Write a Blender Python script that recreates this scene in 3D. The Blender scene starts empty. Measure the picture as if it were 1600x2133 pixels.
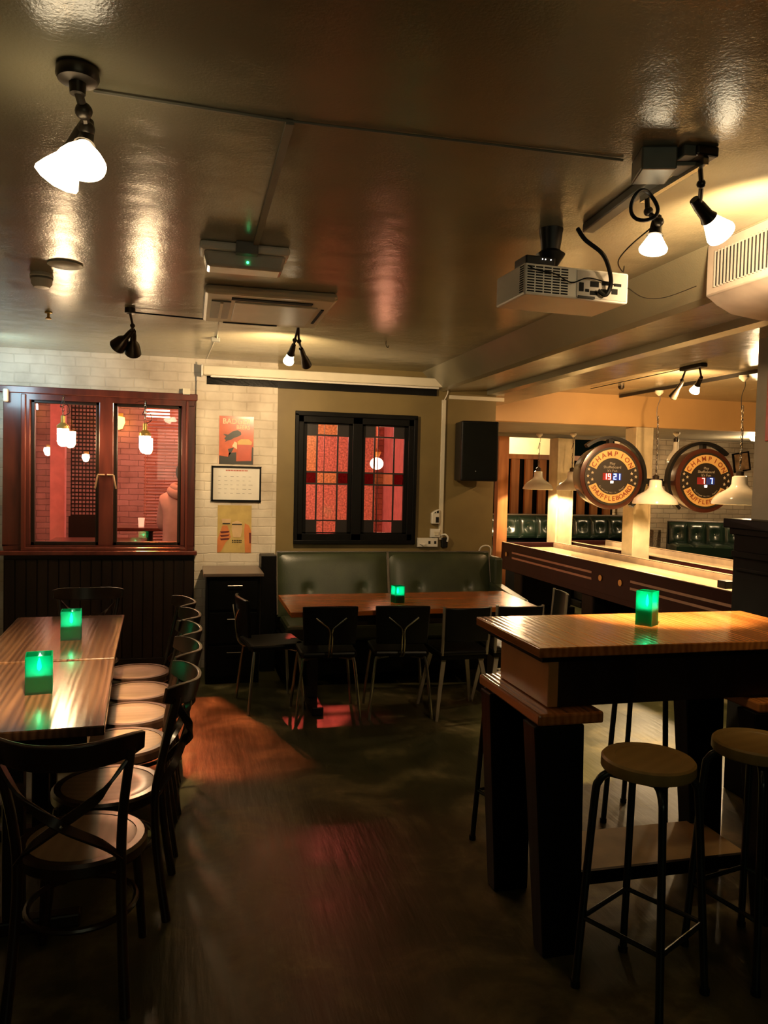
import bpy, bmesh, math, random
from mathutils import Vector, Matrix, Euler
random.seed(7)
R = math.radians
PI = math.pi
sc = bpy.context.scene
COL = sc.collection

# ------------------------------------------------------------------ camera, world, exposure
H = 1.62
yaw, pitch, roll = R(14.1), R(2.46), R(1.33)
fw = Vector((math.sin(yaw)*math.cos(pitch), math.cos(yaw)*math.cos(pitch), -math.sin(pitch)))
rt = Vector((math.cos(yaw), -math.sin(yaw), 0))
up = rt.cross(fw)
rt2 = rt*math.cos(roll) + up*math.sin(roll)
up2 = -rt*math.sin(roll) + up*math.cos(roll)
cam = bpy.data.cameras.new('camera'); camo = bpy.data.objects.new('camera', cam); COL.objects.link(camo)
m = Matrix((rt2, up2, -fw)).transposed().to_4x4(); m.translation = (0, 0, H)
camo.matrix_world = m
cam.sensor_fit = 'VERTICAL'; cam.sensor_height = 24; cam.lens = 24*1600/2133
cam.clip_start = 0.02
sc.camera = camo
sc.view_settings.view_transform = 'Standard'; sc.view_settings.look = 'None'
sc.view_settings.gamma = 1; sc.view_settings.use_curve_mapping = False
sc.view_settings.exposure = 0.0
w = bpy.data.worlds.new('world'); sc.world = w; w.use_nodes = True
w.node_tree.nodes['Background'].inputs[0].default_value = (.10, .14, .07, 1)
w.node_tree.nodes['Background'].inputs[1].default_value = 0.02

WARM = (1.0, .62, .28); WARM2 = (1.0, .70, .38); RED = (1.0, .13, .09); COOL = (.55, .85, 1.0)

def light(name, kind, loc, power, color, size=.05, target=None, spot=None, blend=.5, parent=None, sx=None, sy=None):
    l = bpy.data.lights.new(name, kind); l.energy = power; l.color = color
    if kind == 'AREA':
        l.shape = 'RECTANGLE'; l.size = sx; l.size_y = sy
    else:
        l.shadow_soft_size = size
    if kind == 'SPOT':
        l.spot_size = R(spot); l.spot_blend = blend
    o = bpy.data.objects.new(name, l); COL.objects.link(o); o.location = loc
    if target is not None:
        o.rotation_euler = (Vector(target)-Vector(loc)).to_track_quat('-Z', 'Y').to_euler()
    return o

P_RED1, P_RED2, P_SPOT, P_SHADE = 60, 28, 34, 115
# unseen cool source at left, and added fill for the dim bar behind camera
light('cool_side_light', 'AREA', (-1.42, 6.0, 2.30), 5, COOL, target=(-1.0, 6.6, 2.42), sx=.25, sy=.3)
light('bar_fill', 'AREA', (.6, -2.4, 2.0), 7, (.88, .88, .55), target=(.5, 4, 2.7), sx=2.5, sy=1.0)

# ------------------------------------------------------------------ materials
MATS = {}
def nt(name):
    m = bpy.data.materials.new(name); m.use_nodes = True
    t = m.node_tree; b = t.nodes['Principled BSDF']; MATS[name] = m
    return m, t, b
def N(t, k, **kw):
    n = t.nodes.new(k)
    for a, v in kw.items():
        if a in n.inputs: n.inputs[a].default_value = v
        else: setattr(n, a, v)
    return n
def ramp(t, fac, stops):
    r = t.nodes.new('ShaderNodeValToRGB'); e = r.color_ramp.elements
    e[0].position, e[0].color = stops[0][0], (*stops[0][1], 1)
    e[1].position, e[1].color = stops[-1][0], (*stops[-1][1], 1)
    for p, c in stops[1:-1]:
        q = e.new(p); q.color = (*c, 1)
    t.links.new(fac, r.inputs[0]); return r.outputs[0]
def coords(t, scale=(1, 1, 1), rot=(0, 0, 0), kind='Object'):
    tc = t.nodes.new('ShaderNodeTexCoord'); mp = t.nodes.new('ShaderNodeMapping')
    mp.inputs['Scale'].default_value = scale; mp.inputs['Rotation'].default_value = rot
    t.links.new(tc.outputs[kind], mp.inputs[0]); return mp.outputs[0]
def bump(t, b, h, strength=.3, dist=.01):
    n = N(t, 'ShaderNodeBump', Strength=strength, Distance=dist)
    t.links.new(h, n.inputs['Height']); t.links.new(n.outputs[0], b.inputs['Normal'])
def mat(name, color, rough=.5, metal=0, var=.15, vscale=8, bstr=0, bscale=40, spec=.5, coat=0):
    if name in MATS: return MATS[name]
    m, t, b = nt(name)
    b.inputs['Roughness'].default_value = rough; b.inputs['Metallic'].default_value = metal
    b.inputs['Specular IOR Level'].default_value = spec
    b.inputs['Coat Weight'].default_value = coat; b.inputs['Coat Roughness'].default_value = .1
    v = coords(t)
    n = N(t, 'ShaderNodeTexNoise', Scale=vscale, Detail=4.0); t.links.new(v, n.inputs['Vector'])
    lo = tuple(c*(1-var) for c in color); hi = tuple(min(1, c*(1+var)) for c in color)
    t.links.new(ramp(t, n.outputs[0], [(.3, lo), (.7, hi)]), b.inputs['Base Color'])
    if bstr:
        n2 = N(t, 'ShaderNodeTexNoise', Scale=bscale, Detail=3.0); t.links.new(v, n2.inputs['Vector'])
        bump(t, b, n2.outputs[0], bstr, .004)
    return m
def wood(name, dark, light_, scale=(1.5, 14, 14), rough=.3, bstr=.25, planks=None, coat=0.0, spec=.5):
    m, t, b = nt(name)
    v = coords(t, scale)
    n = N(t, 'ShaderNodeTexNoise', Scale=1.0, Detail=6.0, Distortion=1.2); t.links.new(v, n.inputs['Vector'])
    n2 = N(t, 'ShaderNodeTexWave', Scale=.9, Distortion=6.0, Detail=3.0); n2.bands_direction = 'X' if scale[0] > scale[1] else 'Y'
    t.links.new(v, n2.inputs['Vector'])
    mx = N(t, 'ShaderNodeMix'); mx.data_type = 'FLOAT'; mx.inputs[0].default_value = .22
    t.links.new(n.outputs[0], mx.inputs[2]); t.links.new(n2.outputs['Fac'], mx.inputs[3])
    c = ramp(t, mx.outputs[0], [(.25, dark), (.75, light_)])
    t.links.new(c, b.inputs['Base Color'])
    b.inputs['Roughness'].default_value = rough
    b.inputs['Specular IOR Level'].default_value = spec
    b.inputs['Coat Weight'].default_value = coat; b.inputs['Coat Roughness'].default_value = .12
    bump(t, b, mx.outputs[0], bstr, .004)
    return m
def emit(name, color, strength):
    m, t, b = nt(name)
    b.inputs['Base Color'].default_value = (*[min(1, c) for c in color], 1)
    b.inputs['Emission Color'].default_value = (*color, 1); b.inputs['Emission Strength'].default_value = strength
    return m
def glass(name, tint, gloss=.08, rough=.02):
    m, t, b = nt(name)
    t.nodes.remove(b)
    tr = N(t, 'ShaderNodeBsdfTransparent'); tr.inputs[0].default_value = (*tint, 1)
    gl = N(t, 'ShaderNodeBsdfGlossy'); gl.inputs['Roughness'].default_value = rough
    mx = N(t, 'ShaderNodeMixShader'); mx.inputs[0].default_value = gloss
    t.links.new(tr.outputs[0], mx.inputs[1]); t.links.new(gl.outputs[0], mx.inputs[2])
    t.links.new(mx.outputs[0], t.nodes['Material Output'].inputs[0]); return m
def brick(name, c1, c2, mortar, rough=.6, axis='XZ', sc_=1.0, bstr=.8):
    m, t, b = nt(name)
    tc = t.nodes.new('ShaderNodeTexCoord'); sp = t.nodes.new('ShaderNodeSeparateXYZ'); cb = t.nodes.new('ShaderNodeCombineXYZ')
    t.links.new(tc.outputs['Object'], sp.inputs[0])
    t.links.new(sp.outputs['X' if axis[0] == 'X' else 'Y'], cb.inputs[0]); t.links.new(sp.outputs['Z'], cb.inputs[1])
    nz = N(t, 'ShaderNodeTexNoise', Scale=7.0, Detail=3.0); t.links.new(tc.outputs['Object'], nz.inputs['Vector'])
    ad = N(t, 'ShaderNodeVectorMath', operation='MULTIPLY_ADD'); ad.inputs[1].default_value = (.022,)*3
    t.links.new(nz.outputs['Color'], ad.inputs[0]); t.links.new(cb.outputs[0], ad.inputs[2])
    br = N(t, 'ShaderNodeTexBrick', Scale=sc_); br.inputs['Brick Width'].default_value = .225; br.inputs['Row Height'].default_value = .075
    br.inputs['Mortar Size'].default_value = .006; br.inputs['Mortar Smooth'].default_value = .6
    br.inputs['Color1'].default_value = (*c1, 1); br.inputs['Color2'].default_value = (*c2, 1); br.inputs['Mortar'].default_value = (*mortar, 1)
    t.links.new(ad.outputs[0], br.inputs['Vector'])
    n2 = N(t, 'ShaderNodeTexNoise', Scale=3.5, Detail=6.0); t.links.new(tc.outputs['Object'], n2.inputs['Vector'])
    mul = N(t, 'ShaderNodeMix'); mul.data_type = 'RGBA'; mul.blend_type = 'MULTIPLY'; mul.inputs[0].default_value = .8
    t.links.new(br.outputs['Color'], mul.inputs[6])
    t.links.new(ramp(t, n2.outputs[0], [(.3, (.55, .5, .45)), (.6, (1, 1, 1))]), mul.inputs[7])
    t.links.new(mul.outputs[2], b.inputs['Base Color'])
    b.inputs['Roughness'].default_value = rough
    n3 = N(t, 'ShaderNodeTexNoise', Scale=30.0, Detail=4.0); t.links.new(tc.outputs['Object'], n3.inputs['Vector'])
    hm = N(t, 'ShaderNodeMath', operation='MULTIPLY_ADD'); hm.inputs[1].default_value = .35
    iv = N(t, 'ShaderNodeMath', operation='SUBTRACT'); iv.inputs[0].default_value = 1
    t.links.new(br.outputs['Fac'], iv.inputs[1])
    t.links.new(n3.outputs[0], hm.inputs[0]); t.links.new(iv.outputs[0], hm.inputs[2])
    bump(t, b, hm.outputs[0], bstr, .008)
    return m

# floor: worn dark painted boards
def floor_mat():
    m, t, b = nt('floor_paint')
    v = coords(t)
    n = N(t, 'ShaderNodeTexNoise', Scale=2.3, Detail=9.0, Roughness=.62, Distortion=.4); t.links.new(v, n.inputs['Vector'])
    c = ramp(t, n.outputs[0], [(.34, (.026, .028, .010)), (.50, (.045, .043, .016)), (.60, (.11, .095, .04)), (.72, (.28, .23, .12))])
    t.links.new(c, b.inputs['Base Color'])
    v2 = coords(t, (1, .12, 1), (0, 0, R(-8)))
    n2 = N(t, 'ShaderNodeTexNoise', Scale=28.0, Detail=5.0); t.links.new(v2, n2.inputs['Vector'])
    t.links.new(ramp(t, n.outputs[0], [(.35, (.30,)*3), (.7, (.5,)*3)]), b.inputs['Roughness'])
    ad = N(t, 'ShaderNodeMath', operation='ADD'); t.links.new(n.outputs[0], ad.inputs[0]); t.links.new(n2.outputs[0], ad.inputs[1])
    bump(t, b, ad.outputs[0], .35, .006)
    b.inputs['Specular IOR Level'].default_value = .35
    return m
M_FLOOR = floor_mat()
def ceil_mat():
    m, t, b = nt('ceiling_gloss_paint')
    v = coords(t)
    n = N(t, 'ShaderNodeTexNoise', Scale=1.2, Detail=4.0); t.links.new(v, n.inputs['Vector'])
    t.links.new(ramp(t, n.outputs[0], [(.3, (.25, .225, .145)), (.7, (.31, .275, .175))]), b.inputs['Base Color'])
    b.inputs['Roughness'].default_value = .20; b.inputs['Specular IOR Level'].default_value = .75
    n2 = N(t, 'ShaderNodeTexNoise', Scale=120.0, Detail=2.0); t.links.new(v, n2.inputs['Vector'])
    n3 = N(t, 'ShaderNodeTexNoise', Scale=5.0, Detail=2.0); t.links.new(v, n3.inputs['Vector'])
    ad = N(t, 'ShaderNodeMath', operation='MULTIPLY_ADD'); ad.inputs[1].default_value = 6.0
    t.links.new(n3.outputs[0], ad.inputs[0]); t.links.new(n2.outputs[0], ad.inputs[2])
    bump(t, b, ad.outputs[0], .22, .003)
    return m
M_CEIL = ceil_mat()
M_BRICKW = brick('painted_brick', (.70, .62, .50), (.66, .58, .46), (.64, .56, .44), bstr=.5)
M_BRICKR = brick('red_room_brick', (.60, .34, .28), (.50, .27, .22), (.30, .17, .14), bstr=.6)
M_BRICKF = brick('cream_brick', (.66, .56, .40), (.60, .48, .33), (.45, .36, .25))
M_GREEN = mat('olive_wall_paint', (.19, .135, .045), .55, var=.12, vscale=3, bstr=.1)
M_ORANGE = mat('tan_wall_paint', (.50, .31, .12), .5, var=.08, vscale=2, bstr=.1)
M_GREYW = mat('grey_wall_paint', (.22, .20, .15), .5, var=.15, vscale=4, bstr=.2)
M_DARKWALL = mat('dark_wall_paint', (.03, .03, .022), .6)
M_REDWALL = mat('red_room_paint', (.55, .32, .28), .6)
M_LITWALL = mat('cream_wall_paint', (.75, .66, .42), .6, var=.05)
M_MAHOG = wood('mahogany_frame', (.05, .010, .007), (.14, .028, .016), (9, 9, 1.2), .3, .15, coat=.3)
M_DARKW = wood('dark_stained_wood', (.008, .004, .0025), (.022, .011, .006), (8, 8, 1.2), .38, .2, spec=.3)
M_BLACKW = wood('black_painted_wood', (.003, .003, .0025), (.006, .0055, .005), (8, 8, 1.5), .4, .15, spec=.12)
M_TABLE = wood('varnished_dark_table_wood', (.022, .010, .005), (.10, .05, .024), (13, .9, 6), .19, .16, coat=.18)
M_TABLE2 = wood('varnished_orange_table_wood', (.40, .10, .015), (.66, .21, .045), (1.4, 14, 6), .2, .2, coat=.3)
M_TABLE3 = wood('ridged_pub_table_wood', (.22, .065, .011), (.48, .18, .042), (13, .9, 8), .2, .7, coat=.3)
M_BENT = wood('bentwood_brown', (.014, .006, .0035), (.036, .017, .009), (6, 6, 2), .3, .12, coat=.1)
M_SEATW = wood('worn_seat_wood', (.19, .12, .065), (.28, .185, .105), (9, 2, 4), .35, .08, coat=.1)
M_STOOLW = wood('stool_seat_wood', (.27, .17, .05), (.36, .23, .075), (2, 7, 3), .4, .06)
M_FENCE = wood('stained_slat_wood', (.26, .09, .025), (.46, .19, .06), (9, 9, 1.0), .4, .25)
M_MAPLE = wood('maple_playing_surface', (.62, .45, .22), (.80, .64, .38), (22, .8, 6), .14, .04, coat=.5)
M_CRIM = mat('crimson_lacquer', (.022, .0035, .003), .4, spec=.15)
M_STRIPE = mat('pale_pink_stripe', (.45, .28, .22), .5)
M_BRASS = mat('brass_disc', (.55, .36, .10), .35, metal=.6)
M_LEATHER = mat('green_black_leather', (.040, .050, .022), .36, var=.25, vscale=5, bstr=.15, bscale=120, spec=.6)
M_TUFT = mat('bottle_green_leather', (.009, .020, .012), .25, var=.2, bstr=.1, bscale=120, spec=.7)
M_PIPING = mat('worn_piping', (.16, .13, .10), .4)
M_VINYL = mat('black_vinyl', (.005, .005, .0045), .38, spec=.25, bstr=.1, bscale=150)
M_CHROME = mat('dull_chrome', (.50, .48, .42), .22, metal=1, var=.05)
M_ENDB = mat('orange_end_board', (.52, .22, .06), .4, var=.12, vscale=6)
M_GREYLEG = mat('brushed_grey_metal', (.38, .33, .25), .4, metal=.6)
M_GUN = mat('gunmetal_tube', (.05, .055, .052), .3, metal=.8)
M_BLACKM = mat('black_metal', (.012, .012, .011), .4, metal=.3)
M_LAMPM = mat('dark_brown_metal', (.045, .035, .025), .35, metal=.7)
M_WHITEP = mat('white_plastic', (.72, .68, .60), .4, var=.04)
M_CREAMP = mat('cream_plastic', (.66, .60, .46), .4, var=.04)
M_ENAMEL = mat('white_enamel', (.80, .78, .68), .15, var=.03, coat=.4)
M_BLACKP = mat('black_plastic', (.006, .006, .006), .4, spec=.3)
M_GREYP = mat('grey_plastic', (.16, .16, .14), .4)
M_DARKHOLE = mat('dark_slot', (.004, .004, .004), .9)
M_GALV = mat('galvanised_box', (.20, .20, .18), .35, metal=.5)
M_BULB = emit('lit_bulb', (1.0, .80, .50), 9)
M_JAR = emit('lit_frosted_jar', (1.0, .72, .38), 120)
M_FLAME = emit('candle_flame', (.7, 1.0, .95), 60)
M_REDLED = emit('red_digits', (1.0, .35, .30), 5)
M_BLUELED = emit('blue_digits', (.35, .62, 1.0), 6)
M_GREENLED = emit('green_indicator', (.05, 1.0, .3), 6)
M_WLED = emit('white_indicator', (1.0, .9, .8), 4)
M_PANE = glass('clear_pane', (.93, .86, .84), .07)
M_LEADC = glass('rose_pane', (1.0, .74, .74), .05, .1)
M_LEADR = glass('crimson_pane', (.40, .10, .12), .06, .1)
M_LEADL = glass('pale_patterned_pane', (1.0, .85, .62), .06, .15)
M_LEAD = mat('dark_lead_came', (.012, .007, .006), .4)
M_PAPER = mat('paper_white', (.72, .68, .60), .35, var=.05, coat=.4)
M_RED = mat('poster_red', (.55, .10, .03), .25, var=.2, vscale=12, coat=.6)
M_YEL = mat('poster_ochre', (.55, .40, .14), .25, var=.15, vscale=10, coat=.6)
M_LETTER = mat('poster_letter_cream', (.85, .50, .28), .4)
M_DKINK = mat('ink_dark', (.02, .018, .012), .4)
M_ORINK = mat('ink_orange', (.60, .20, .06), .4)
M_BEER = mat('ink_beer_red', (.50, .07, .03), .4)
M_FOAM = mat('ink_foam_gold', (.60, .36, .08), .4)
M_TANINK = mat('ink_tan', (.62, .42, .22), .4)
M_GOLDR = mat('gold_ring', (.55, .35, .12), .45, var=.1)
M_RUST = mat('rust_lettering', (.22, .05, .015), .5)
M_STAR = mat('star_cream', (.45, .38, .26), .5)
M_WHTXT = mat('pale_lettering', (.30, .27, .22), .5)
M_BARREL = mat('brown_drum', (.06, .018, .010), .25, coat=.5)
M_DRUMF = mat('dark_drum_face', (.018, .014, .010), .45)
M_HOOD = mat('pale_pink_hoodie', (.70, .50, .46), .8, bstr=.2, bscale=60)
M_SKIN = mat('skin', (.55, .34, .26), .5)
M_HAIR = mat('dark_hair', (.03, .02, .015), .6)
M_JEAN = mat('dark_trousers', (.03, .03, .04), .8)
M_STRIPR = mat('rose_column_paint', (.80, .32, .30), .5)
M_MESH = mat('tweed_fabric', (.22, .17, .11), .9, var=.6, vscale=60)
M_MAROON = mat('maroon_sign', (.30, .035, .03), .3, coat=.5)
def candle_glass():
    m, t, b = nt('green_candle_glass')
    t.nodes.remove(b)
    tr = N(t, 'ShaderNodeBsdfTransparent'); tr.inputs[0].default_value = (.03, .55, .33, 1)
    tl = N(t, 'ShaderNodeBsdfTranslucent'); tl.inputs[0].default_value = (.03, .80, .48, 1)
    gl = N(t, 'ShaderNodeBsdfGlossy'); gl.inputs['Roughness'].default_value = .08
    a = N(t, 'ShaderNodeMixShader'); a.inputs[0].default_value = .32
    c = N(t, 'ShaderNodeMixShader'); c.inputs[0].default_value = .06
    t.links.new(tr.outputs[0], a.inputs[1]); t.links.new(tl.outputs[0], a.inputs[2])
    t.links.new(a.outputs[0], c.inputs[1]); t.links.new(gl.outputs[0], c.inputs[2])
    t.links.new(c.outputs[0], t.nodes['Material Output'].inputs[0]); return m
M_CGLASS = candle_glass()
M_WAX = mat('dark_green_wax', (.004, .03, .015), .6)

# ------------------------------------------------------------------ mesh helpers
class MB:
    def __init__(s): s.v = []; s.f = []; s.mi = []; s.m = 0; s.X = None
    def add(s, vs, fs):
        n = len(s.v)
        if s.X is not None: vs = [s.X @ Vector(v) for v in vs]
        s.v += [tuple(v) for v in vs]; s.f += [tuple(n+i for i in f) for f in fs]; s.mi += [s.m]*len(fs); return s
    def box(s, x0, x1, y0, y1, z0, z1):
        return s.add([(x0,y0,z0),(x1,y0,z0),(x1,y1,z0),(x0,y1,z0),(x0,y0,z1),(x1,y0,z1),(x1,y1,z1),(x0,y1,z1)],
                     [(0,3,2,1),(4,5,6,7),(0,1,5,4),(1,2,6,5),(2,3,7,6),(3,0,4,7)])
    def obox(s, c, size, rot):
        Mx = Matrix.Translation(c) @ Euler(rot).to_matrix().to_4x4()
        a, b, d = [q/2 for q in size]
        vs = [Mx @ Vector(v) for v in ((-a,-b,-d),(a,-b,-d),(a,b,-d),(-a,b,-d),(-a,-b,d),(a,-b,d),(a,b,d),(-a,b,d))]
        return s.add(vs, [(0,3,2,1),(4,5,6,7),(0,1,5,4),(1,2,6,5),(2,3,7,6),(3,0,4,7)])
    def tube(s, pts, r, n=10, closed=False, r2=None, flat=None):
        pts = [Vector(p) for p in pts]; k = len(pts); rings = []
        prev = None
        for i, p in enumerate(pts):
            if closed: d = pts[(i+1) % k]-pts[i-1]
            else: d = (pts[min(i+1, k-1)]-pts[max(i-1, 0)])
            d.normalize()
            if prev is None:
                a = Vector((0, 0, 1)) if abs(d.z) < .9 else Vector((1, 0, 0))
                u = d.cross(a).normalized()
            else:
                u = (prev - d*prev.dot(d)).normalized()
            prev = u; v = d.cross(u)
            rr = r if r2 is None else r+(r2-r)*i/(k-1)
            ring = []
            for j in range(n):
                t = 2*PI*j/n
                ring.append(p+u*math.cos(t)*rr+v*math.sin(t)*rr)
            rings.append(ring)
        vs = [q for g in rings for q in g]; fs = []
        for i in range(k if closed else k-1):
            for j in range(n):
                a = i*n+j; b = i*n+(j+1) % n; c = ((i+1) % k)*n+(j+1) % n; d_ = ((i+1) % k)*n+j
                fs.append((a, b, c, d_))
        if not closed:
            fs.append(tuple(range(n-1, -1, -1))); fs.append(tuple((k-1)*n+j for j in range(n)))
        return s.add(vs, fs)
    def cyl(s, p0, p1, r0, r1=None, n=20):
        return s.tube([p0, p1], r0, n, r2=r0 if r1 is None else r1)
    def strip(s, pts, w, t, wdir=(0, 0, 1)):
        """band with rectangular section following pts: width w along wdir, thickness t"""
        pts = [Vector(p) for p in pts]; k = len(pts); vs = []
        W = Vector(wdir)
        for i, p in enumerate(pts):
            d = (pts[min(i+1, k-1)]-pts[max(i-1, 0)]).normalized()
            ww = (W - d*W.dot(d)).normalized(); nn = d.cross(ww)
            ws = w[i] if isinstance(w, (list, tuple)) else w
            for a, b in ((-1, -1), (1, -1), (1, 1), (-1, 1)):
                vs.append(p+ww*a*ws/2+nn*b*t/2)
        fs = []
        for i in range(k-1):
            for j in range(4):
                fs.append((i*4+j, i*4+(j+1) % 4, (i+1)*4+(j+1) % 4, (i+1)*4+j))
        fs.append((3, 2, 1, 0)); fs.append(tuple((k-1)*4+j for j in range(4)))
        return s.add(vs, fs)
    def lathe(s, prof, c=(0, 0, 0), n=32, axis='Z', cap=True):
        vs = []; fs = []; k = len(prof)
        for (r, z) in prof:
            for j in range(n):
                t = 2*PI*j/n; x, y = r*math.cos(t), r*math.sin(t)
                p = (x, y, z) if axis == 'Z' else ((x, z, y) if axis == 'Y' else (z, x, y))
                vs.append((c[0]+p[0], c[1]+p[1], c[2]+p[2]))
        for i in range(k-1):
            for j in range(n): fs.append((i*n+j, i*n+(j+1) % n, (i+1)*n+(j+1) % n, (i+1)*n+j))
        if cap and prof[0][0] > 1e-5: fs.append(tuple(range(n-1, -1, -1)))
        if cap and prof[-1][0] > 1e-5: fs.append(tuple((k-1)*n+j for j in range(n)))
        return s.add(vs, fs)
    def sphere(s, c, r, sx=1, sy=1, sz=1, n=20, m=12):
        prof = [(r*math.sin(PI*i/m), -r*math.cos(PI*i/m)) for i in range(m+1)]
        vs = []; fs = []
        for (a, z) in prof:
            for j in range(n):
                t = 2*PI*j/n; vs.append((c[0]+a*math.cos(t)*sx, c[1]+a*math.sin(t)*sy, c[2]+z*sz))
        for i in range(m):
            for j in range(n): fs.append((i*n+j, i*n+(j+1) % n, (i+1)*n+(j+1) % n, (i+1)*n+j))
        return s.add(vs, fs)
    def poly(s, pts, a0, a1, axis='Y'):
        """flat outline given in (x,z) extruded along y (axis Y) or (x,y) along z or (y,z) along x"""
        k = len(pts)
        f = {'Y': lambda p, a: (p[0], a, p[1]), 'Z': lambda p, a: (p[0], p[1], a), 'X': lambda p, a: (a, p[0], p[1])}[axis]
        vs = [f(p, a0) for p in pts]+[f(p, a1) for p in pts]
        fs = [tuple(range(k)), tuple(range(2*k-1, k-1, -1))]+[(i, i+k, (i+1) % k+k, (i+1) % k) for i in range(k)]
        return s.add(vs, fs)
    def build(s, name, m, parent=None, smooth=True, bevel=0, sub=0):
        me = bpy.data.meshes.new(name); me.from_pydata(s.v, [], s.f)
        for q in (m if isinstance(m, (list, tuple)) else [m]): me.materials.append(q)
        for p, i in zip(me.polygons, s.mi): p.material_index = i
        bm = bmesh.new(); bm.from_mesh(me); bmesh.ops.remove_doubles(bm, verts=bm.verts, dist=1e-6)
        bmesh.ops.recalc_face_normals(bm, faces=bm.faces); bm.to_mesh(me); bm.free()
        if smooth:
            for p in me.polygons: p.use_smooth = True
            me.set_sharp_from_angle(angle=R(38))
        o = bpy.data.objects.new(name, me); COL.objects.link(o)
        if bevel:
            b = o.modifiers.new('bevel', 'BEVEL'); b.width = bevel; b.segments = 2; b.limit_method = 'ANGLE'; b.angle_limit = R(50)
            b.harden_normals = False
        if sub:
            b = o.modifiers.new('sub', 'SUBSURF'); b.levels = sub; b.render_levels = sub
        if parent is not None: o.parent = parent
        return o
def thing(name, label, cat, loc=(0, 0, 0), rz=0, group=None):
    o = bpy.data.objects.new(name, None); COL.objects.link(o); o.empty_display_size = .1
    o.location = loc; o.rotation_euler = (0, 0, rz)
    o['label'] = label; o['category'] = cat
    if group: o['group'] = group
    return o
def tag(o, label, cat, group=None):
    o['label'] = label; o['category'] = cat
    if group: o['group'] = group
    return o
def struct(o): o['kind'] = 'structure'; return o
def kids(o): return [c for c in bpy.data.objects if c.parent == o]
def copy_tree(o, loc=None, rz=None, label=None, parent=None, group=None):
    c = o.copy(); COL.objects.link(c)
    if parent is not None: c.parent = parent
    if loc is not None: c.location = loc
    if rz is not None: c.rotation_euler = (0, 0, rz)
    if label: c['label'] = label
    if group: c['group'] = group
    for ch in kids(o): copy_tree(ch, parent=c)
    return c
def text_into(mb, s, size, loc, rot=(PI/2, 0, 0), ext=.0012, align='CENTER', sx=1, bold=.0):
    cu = bpy.data.curves.new('txt', 'FONT'); cu.body = s; cu.size = size; cu.extrude = ext; cu.align_x = align; cu.align_y = 'CENTER'
    cu.offset = bold; cu.resolution_u = 3
    o = bpy.data.objects.new('txt', cu); COL.objects.link(o)
    dg = bpy.context.evaluated_depsgraph_get(); me = bpy.data.meshes.new_from_object(o.evaluated_get(dg))
    X = Matrix.Translation(loc) @ Euler(rot).to_matrix().to_4x4() @ Matrix.Diagonal((sx, 1, 1, 1))
    mb.add([X @ v.co for v in me.vertices], [tuple(p.vertices) for p in me.polygons])
    bpy.data.objects.remove(o); bpy.data.curves.remove(cu); bpy.data.meshes.remove(me)
def smooth_path(pts, n=6):
    """Catmull-Rom through points"""
    P = [Vector(p) for p in pts]; out = []
    for i in range(len(P)-1):
        a = P[max(i-1, 0)]; b = P[i]; c = P[i+1]; d = P[min(i+2, len(P)-1)]
        for j in range(n):
            t = j/n
            out.append(.5*((2*b)+(c-a)*t+(2*a-5*b+4*c-d)*t*t+(3*b-a-3*c+d)*t**3))
    out.append(P[-1]); return out

# ================================================================== SETTING
CZ = 2.58; WY = 6.6; WX1 = 2.69
struct(MB().box(-4.2, 10.0, -3.0, 12.2, -.1, 0).build('floor', M_FLOOR, smooth=False))
# ceiling with two stepped beams on the right
c = MB()
c.box(-4.2, 10.0, -3.0, 7.45, CZ, CZ+.1)
c.box(-4.2, 2.69, 7.45, 12.2, CZ, CZ+.1)
c.box(2.69, 10.0, 9.45, 12.2, CZ+.02, CZ+.1)
struct(c.build('ceiling', M_CEIL, smooth=False))
c = MB(); c.poly([(1.98, CZ), (2.13, 2.43), (2.17, 2.415), (2.62, 2.45), (2.63, CZ)], -3.0, WY)
struct(c.build('ceiling_beam', M_CEIL, smooth=False))
c = MB(); c.poly([(2.60, CZ), (2.60, 2.405), (2.66, 2.395), (3.02, 2.395), (3.04, CZ)], -3.0, 7.45)
struct(c.build('ceiling_beam', M_CEIL, smooth=False))
c = MB(); c.box(2.69, 10.0, 7.565, 9.29, 2.255, 2.35)
struct(c.build('ceiling_alcove', M_GREYW, smooth=False))
# back wall: opening window_1 x -1.43..0.02 z .99..2.26 ; window_2 x .90..1.90 z 1.09..2.14
c = MB()
T0, T1 = WY, WY+.2
def wallrect(x0, x1, z0, z1, mi=0):
    c.m = mi; c.box(x0, x1, T0, T1, z0, z1)
wallrect(-1.50, .04, 2.26, CZ, 0)
wallrect(-1.50, -1.43, 0, 2.26, 0)
wallrect(-1.43, .02, 0, .97, 2)
wallrect(.02, .04, 0, 2.26, 0)
wallrect(.04, .70, 0, CZ, 0)
c.m = 0; c.box(.03, .70, T0-.03, T0, 0, CZ-.03)
wallrect(.70, WX1, 2.14, CZ, 1); wallrect(.70, WX1, 0, 1.09, 1)
wallrect(.70, .90, 1.09, 2.14, 1); wallrect(1.90, WX1, 1.09, 2.14, 1)
struct(c.build('wall_back', [M_BRICKW, M_GREEN, M_DARKWALL], smooth=False))
struct(MB().box(-1.62, -1.50, -3.0, WY+.2, 0, CZ).build('wall_left', M_GREYW, smooth=False))
struct(MB().box(-1.62, 10.0, -3.1, -3.0, 0, CZ).build('wall_front', M_DARKWALL, smooth=False))
struct(MB().box(10.0, 10.1, -3.0, 12.2, 0, CZ+.1).build('wall_right', M_GREYW, smooth=False))
struct(MB().box(-4.2, -4.1, 6.8, 12.2, 0, CZ).build('wall_left_rear', M_REDWALL, smooth=False))
c = MB(); c.box(-4.1, WX1, 10.6, 10.7, 0, CZ)
struct(c.build('wall_rear', M_BRICKR, smooth=False))
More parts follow.
